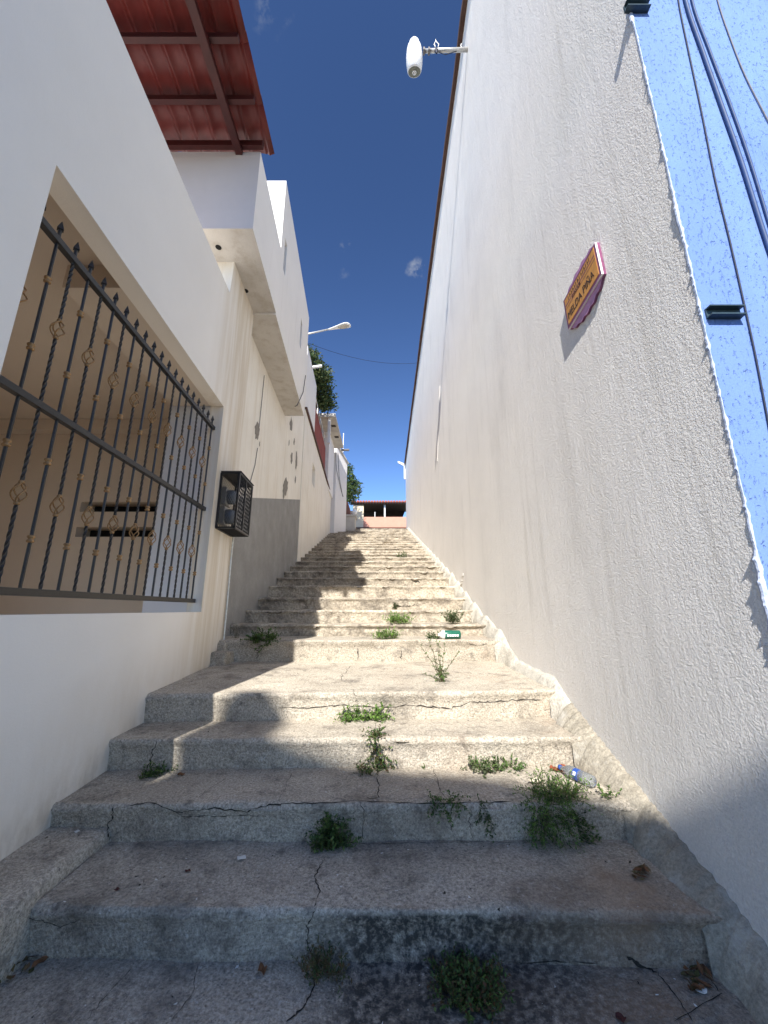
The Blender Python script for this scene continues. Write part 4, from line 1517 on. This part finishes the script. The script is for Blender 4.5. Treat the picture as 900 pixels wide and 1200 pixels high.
weed('small pale tuft high up on the sunny steps', [(468, 652, .05), (472, 652, .06), (476, 652, .04)], 45, .28, 8, .05, .3, 1.2, ('leaf_mid', 'leaf_grey'), wf=.14, spread=.8)
weed('dark leafy weed in the shade at the left of the sixth riser', [(300, 751, .06), (308, 751, .07), (316, 750, .06)], 100, .13, 10, .026, .5, .8, ('leaf_dark', 'leaf_mid'))
weed('tiny sprig growing between the bottle and the grey wall', [(712, 936, .012), (713, 936, .01)], 9, .075, 6, .02, .2, 1.1, ('leaf_mid',))
weed('small weed beside the green bottle on the fifth step', [(505, 748.6, .04), (512, 748.6, .03)], 40, .09, 7, .022, .5, .8, ('leaf_mid', 'leaf_dark'))
weed('tiny seedling at the foot of the third riser', [(497, 901, .008)], 8, .03, 5, .012, .3, .9, ('leaf_mid',))
weed('dry stalks at the left wall beside the grey dado', [(276, 748, .03)], 16, .20, 4, .02, .2, 1.2, ('leaf_dry',), wf=.15, spread=.5)
weed('dark sprouts in a gap of the eighth riser', [(463, 709, .03)], 24, .06, 7, .02, .8, .6, ('leaf_dark',))

# tall spindly weed on the landing
p0, _ = hit(517, 799)
mb = MB()
for (tx, ty, b2) in ((493, 757, .3), (503, 752, .2), (512, 752, .1), (514, 753, .0), (521, 757, -.1), (537, 765, -.2), (497, 790, .2), (527, 789, -.1), (507, 770, .1)):
    tip = at_y(tx, ty, p0.y + random.uniform(-.08, .12))
    mid = p0.lerp(tip, .45) + Vector(((p0.x - tip.x) * .18, 0, .0))
    path = [p0 + Vector((0, 0, -.01)), mid, tip]
    sm = [(p0 * (1 - t_) ** 2 + mid * 2 * t_ * (1 - t_) + tip * t_ ** 2) + rv() * .004 for t_ in [j / 9 for j in range(10)]]
    mb.tube(sm, [.0035 - .002 * j / 9 for j in range(10)], 4, 2, cap=False)
    for j in range(2, 10):
        for _ in range(3):
            leaf(mb, sm[j] + rv() * .004, rv() + Vector((0, 0, .5)), rv(), random.uniform(.018, .035), .005, random.randrange(2))
for _ in range(30):
    leaf(mb, p0 + rv() * .03 + Vector((0, 0, .05)), rv() + Vector((0, 0, .4)), rv(), .05, .008, random.randrange(2))
o = mb.build('weed', [M['leaf_grey'], M['leaf_mid'], M['stem']])
tag(o, 'tall spindly weed with thin upright stalks on the sunny landing', 'weed', 'weeds in the cracks of the steps')
for q in o.data.vertices: q.co -= p0
o.location = p0

# ------------------------------------------------------------------ litter
def bottle(label, pa, pb, rad, name):
    ax = pb - pa
    L = ax.length
    t_ = thing(name, label, 'bottle', pa)
    return t_, ax.normalized(), L


pa, _ = hit(661, 908)
pb, _ = hit(698, 925)
pa = pa + Vector((0, 0, .034))
pb = pb + Vector((0, 0, .034))
t_, ax, L = bottle('clear plastic bottle with a blue label lying beside the bushy weed', pa, pb, .034, 'plastic_bottle')
k_ = L
mb = MB()
mb.lathe(pa, ax, [(-.10 * k_, .012), (-.02 * k_, .013), (.0, .014), (.12 * k_, .027), (.2 * k_, .034), (.36 * k_, .034), (.38 * k_, .032), (.56 * k_, .032), (.58 * k_, .034), (.7 * k_, .033), (.73 * k_, .0345), (.86 * k_, .033), (.95 * k_, .030), (1.0 * k_, .018), (1.0 * k_, .001)], 20)
mb.build('bottle_body', M['clear'], t_, True)
mb = MB()
mb.lathe(pa, ax, [(.39 * k_, .0326), (.395 * k_, .0332), (.545 * k_, .0332), (.55 * k_, .0326)], 20)
lb_ = mb.build('label_band', M['blue_label'], t_, True)
mb = MB()
vd = (-(pa + ax * .47 * k_)).normalized()
s2 = ax.cross(vd).normalized()
vd = s2.cross(ax).normalized()
for i in range(3):
    c = pa + ax * (.44 + .03 * i) * k_ + vd * .0336
    mb.add([c + ax * .004 + s2 * .010, c - ax * .003 + s2 * .010, c - ax * .003 - s2 * .010, c + ax * .004 - s2 * .010], [(0, 1, 2, 3)])
mb.build('label_print', M['label_white'], lb_)
mb = MB()
mb.lathe(pa, ax, [(-.15 * k_, .014), (-.08 * k_, .015), (-.07 * k_, .013)], 12)
mb.build('cap', M['blue_label'], t_, True)

ga, _ = hit(516, 748.8)
gb, _ = hit(540, 748.8)
ga = ga + Vector((0, -.03, .05))
gb = Vector((gb.x, ga.y + .02, ga.z))
t_, ax, L = bottle('green bottle with a white end lying against the sixth riser', ga, gb, .05, 'green_bottle')
mb = MB()
mb.lathe(ga, ax, [(.18 * L, .046), (.22 * L, .05), (.94 * L, .05), (.98 * L, .042), (1.0 * L, .001)], 18)
mb.build('bottle_body', M['green_plastic'], t_, True)
mb = MB()
mb.lathe(ga, ax, [(-.12 * L, .018), (-.04 * L, .018), (.02 * L, .035), (.10 * L, .048), (.185 * L, .0505)], 18)
mb.build('shoulder', M['lamp_white'], t_, True)
mb = MB()
vd = (-(ga + gb)).normalized()
s2 = ax.cross(vd).normalized()
vd = s2.cross(ax).normalized()
for i in range(5):
    c = ga + ax * (.32 + .12 * i) * L + vd * .0508 + s2 * .005
    h_ = random.uniform(.012, .018)
    mb.add([c + ax * .012 + s2 * h_, c - ax * .010 + s2 * h_, c - ax * .010 - s2 * h_ * .5, c + ax * .012 - s2 * h_ * .5], [(0, 1, 2, 3)])
mb.build('label_print', M['label_white'], t_)


def scrap(label, cat, name, px, py, w, h_, mt, nseg=12, lift=.012, ang=0, curl=.6):
    p, n = hit(px, py)
    mb = MB()
    vs = [p + Vector((0, 0, .008))]
    for i in range(nseg):
        a = 2 * math.pi * i / nseg
        r_ = 1 + .3 * fr((math.cos(a) * 2 + px, math.sin(a) * 2, py), 1, 3)
        x, y = math.cos(a) * w * r_, math.sin(a) * h_ * r_
        v = Vector((x * math.cos(ang) - y * math.sin(ang), x * math.sin(ang) + y * math.cos(ang), 0))
        v.z = .004 + lift * abs(math.sin(a * 1.5 + px)) * curl
        vs.append(p + v)
    mb.add(vs, [(0, 1 + i, 1 + (i + 1) % nseg) for i in range(nseg)])
    o = mb.build(name, M[mt])
    so = o.modifiers.new('thick', 'SOLIDIFY')
    so.thickness = .0015
    for q in o.data.vertices: q.co -= p
    o.location = p
    tag(o, label, cat)
    return o


scrap('pale oval scrap lying on the first tread left of the crack', 'scrap', 'paper_scrap', 283, 1007, .022, .016, 'paper')
scrap('curled brown leaf on the lowest floor below the first riser', 'leaf', 'dead_leaf', 307, 1140, .016, .022, 'deadleaf', lift=.03, ang=.6)
scrap('small dark leaf on the first tread', 'leaf', 'dead_leaf', 220, 1022, .013, .008, 'plum_petal', lift=.01)
scrap('small dark leaf near the left edge of the first tread', 'leaf', 'dead_leaf', 137, 1044, .012, .008, 'plum_petal', lift=.01)
scrap('small brown leaf beside the olive weed in the shade', 'leaf', 'dead_leaf', 212, 909, .024, .014, 'deadleaf', lift=.02)
scrap('dark red leaf at the bottom right of the lowest floor', 'leaf', 'dead_leaf', 728, 1196, .018, .014, 'plum_petal', lift=.015)
scrap('pale flat stone chip in the corner by the mortar fillet', 'stone chip', 'stone_chip', 822, 1162, .022, .016, 'paper', lift=.01)
scrap('cream paper scrap on the second tread beside the bushy weed', 'scrap', 'paper_scrap', 628, 918, .045, .025, 'cream', lift=.03)
scrap('white chip on the left ledge below the house wall', 'stone chip', 'stone_chip', 90, 976, .014, .010, 'paper', lift=.01)
# rusty rag by the bottle
p, n = hit(655, 905)
mb = MB()
gx, gy = 14, 8
vs = []
for i in range(gx + 1):
    for j in range(gy + 1):
        x = (i / gx - .5) * .15
        y = (j / gy - .5) * .06
        vs.append(p + Vector((x + .03, y * (1 - .4 * abs(x) / .075) - x * .25, .014 + max(0, fr((x * 22, y * 22, 3), 1, 4)) * .05)))
mb.add(vs, [(i * (gy + 1) + j, (i + 1) * (gy + 1) + j, (i + 1) * (gy + 1) + j + 1, i * (gy + 1) + j + 1) for i in range(gx) for j in range(gy)])
o = mb.build('crumpled_rag', M['rag'], None, True)
tag(o, 'crumpled rusty red rag at the neck of the clear bottle', 'rag')


def litter(label, px, py, rad, n, name='leaf_litter'):
    p, _ = hit(px, py)
    mb = MB()
    for i in range(n):
        d = rv()
        q = floor_at(p.x + d.x * rad, p.y + d.y * rad * .7, p.z + .08) + Vector((0, 0, .004 + random.random() * .012))
        leaf(mb, q, Vector((d.y, d.x, random.uniform(-.1, .4))), Vector((0, 0, 1)) + rv() * .5, random.uniform(.02, .05), random.uniform(.004, .012), random.randrange(2))
    o = mb.build(name, [M['deadleaf'], M['leaf_dry']])
    tag(o, label, 'dead leaves', 'dead leaf litter in the corners')


litter('dry leaf litter in the corner below the mortar fillet', 818, 1150, .06, 46)
litter('rusty brown dead leaves on the first tread near the grey wall', 752, 1026, .05, 34)
litter('brown dead leaves in the corner beneath the left ledge', 14, 1140, .08, 40)

# ------------------------------------------------------------------ house across the street, behind the camera: it throws the shade on the lowest steps
ob = thing('street_house', 'flat roofed house across the street that shades the lowest steps', 'house', (-2, -9, -1.4))
mb = MB()
YS = -9.0
prof_s = [(-5, 9.6), (-3.53, 9.75), (-3.13, 10.2), (-2.79, 10.07), (-2.29, 9.92), (-1.52, 9.78), (-.70, 9.42), (-.55, 9.23), (1.0, 8.7), (2.4, 8.5)]
n = len(prof_s)
vs = [(x, YS, -1.5) for x, _ in prof_s] + [(x, YS, z) for x, z in prof_s] + [(x, YS - 8, -1.5) for x, _ in prof_s] + [(x, YS - 8, z) for x, z in prof_s]
fs = []
for i in range(n - 1):
    fs += [(i, i + 1, n + i + 1, n + i), (2 * n + i, 2 * n + i + 1, 3 * n + i + 1, 3 * n + i), (n + i, n + i + 1, 3 * n + i + 1, 3 * n + i)]
fs += [(0, n, 3 * n, 2 * n), (n - 1, 2 * n - 1, 4 * n - 1, 3 * n - 1)]
mb.add(vs, fs)
mb.build('wall', M['far_wall'], ob)
tk = MB()
tk.lathe((-3.37, YS - .6, 9.5), (0, 0, 1), [(0, .30), (1.35, .30), (1.52, .26), (1.64, .17), (1.70, .001)], 20)
tag(tk.build('water_tank', M['tank'], None, True), 'round black water tank on the roof across the street', 'water tank')

for o in list(bpy.data.objects):
    if '_o' in o.keys(): del o['_o']
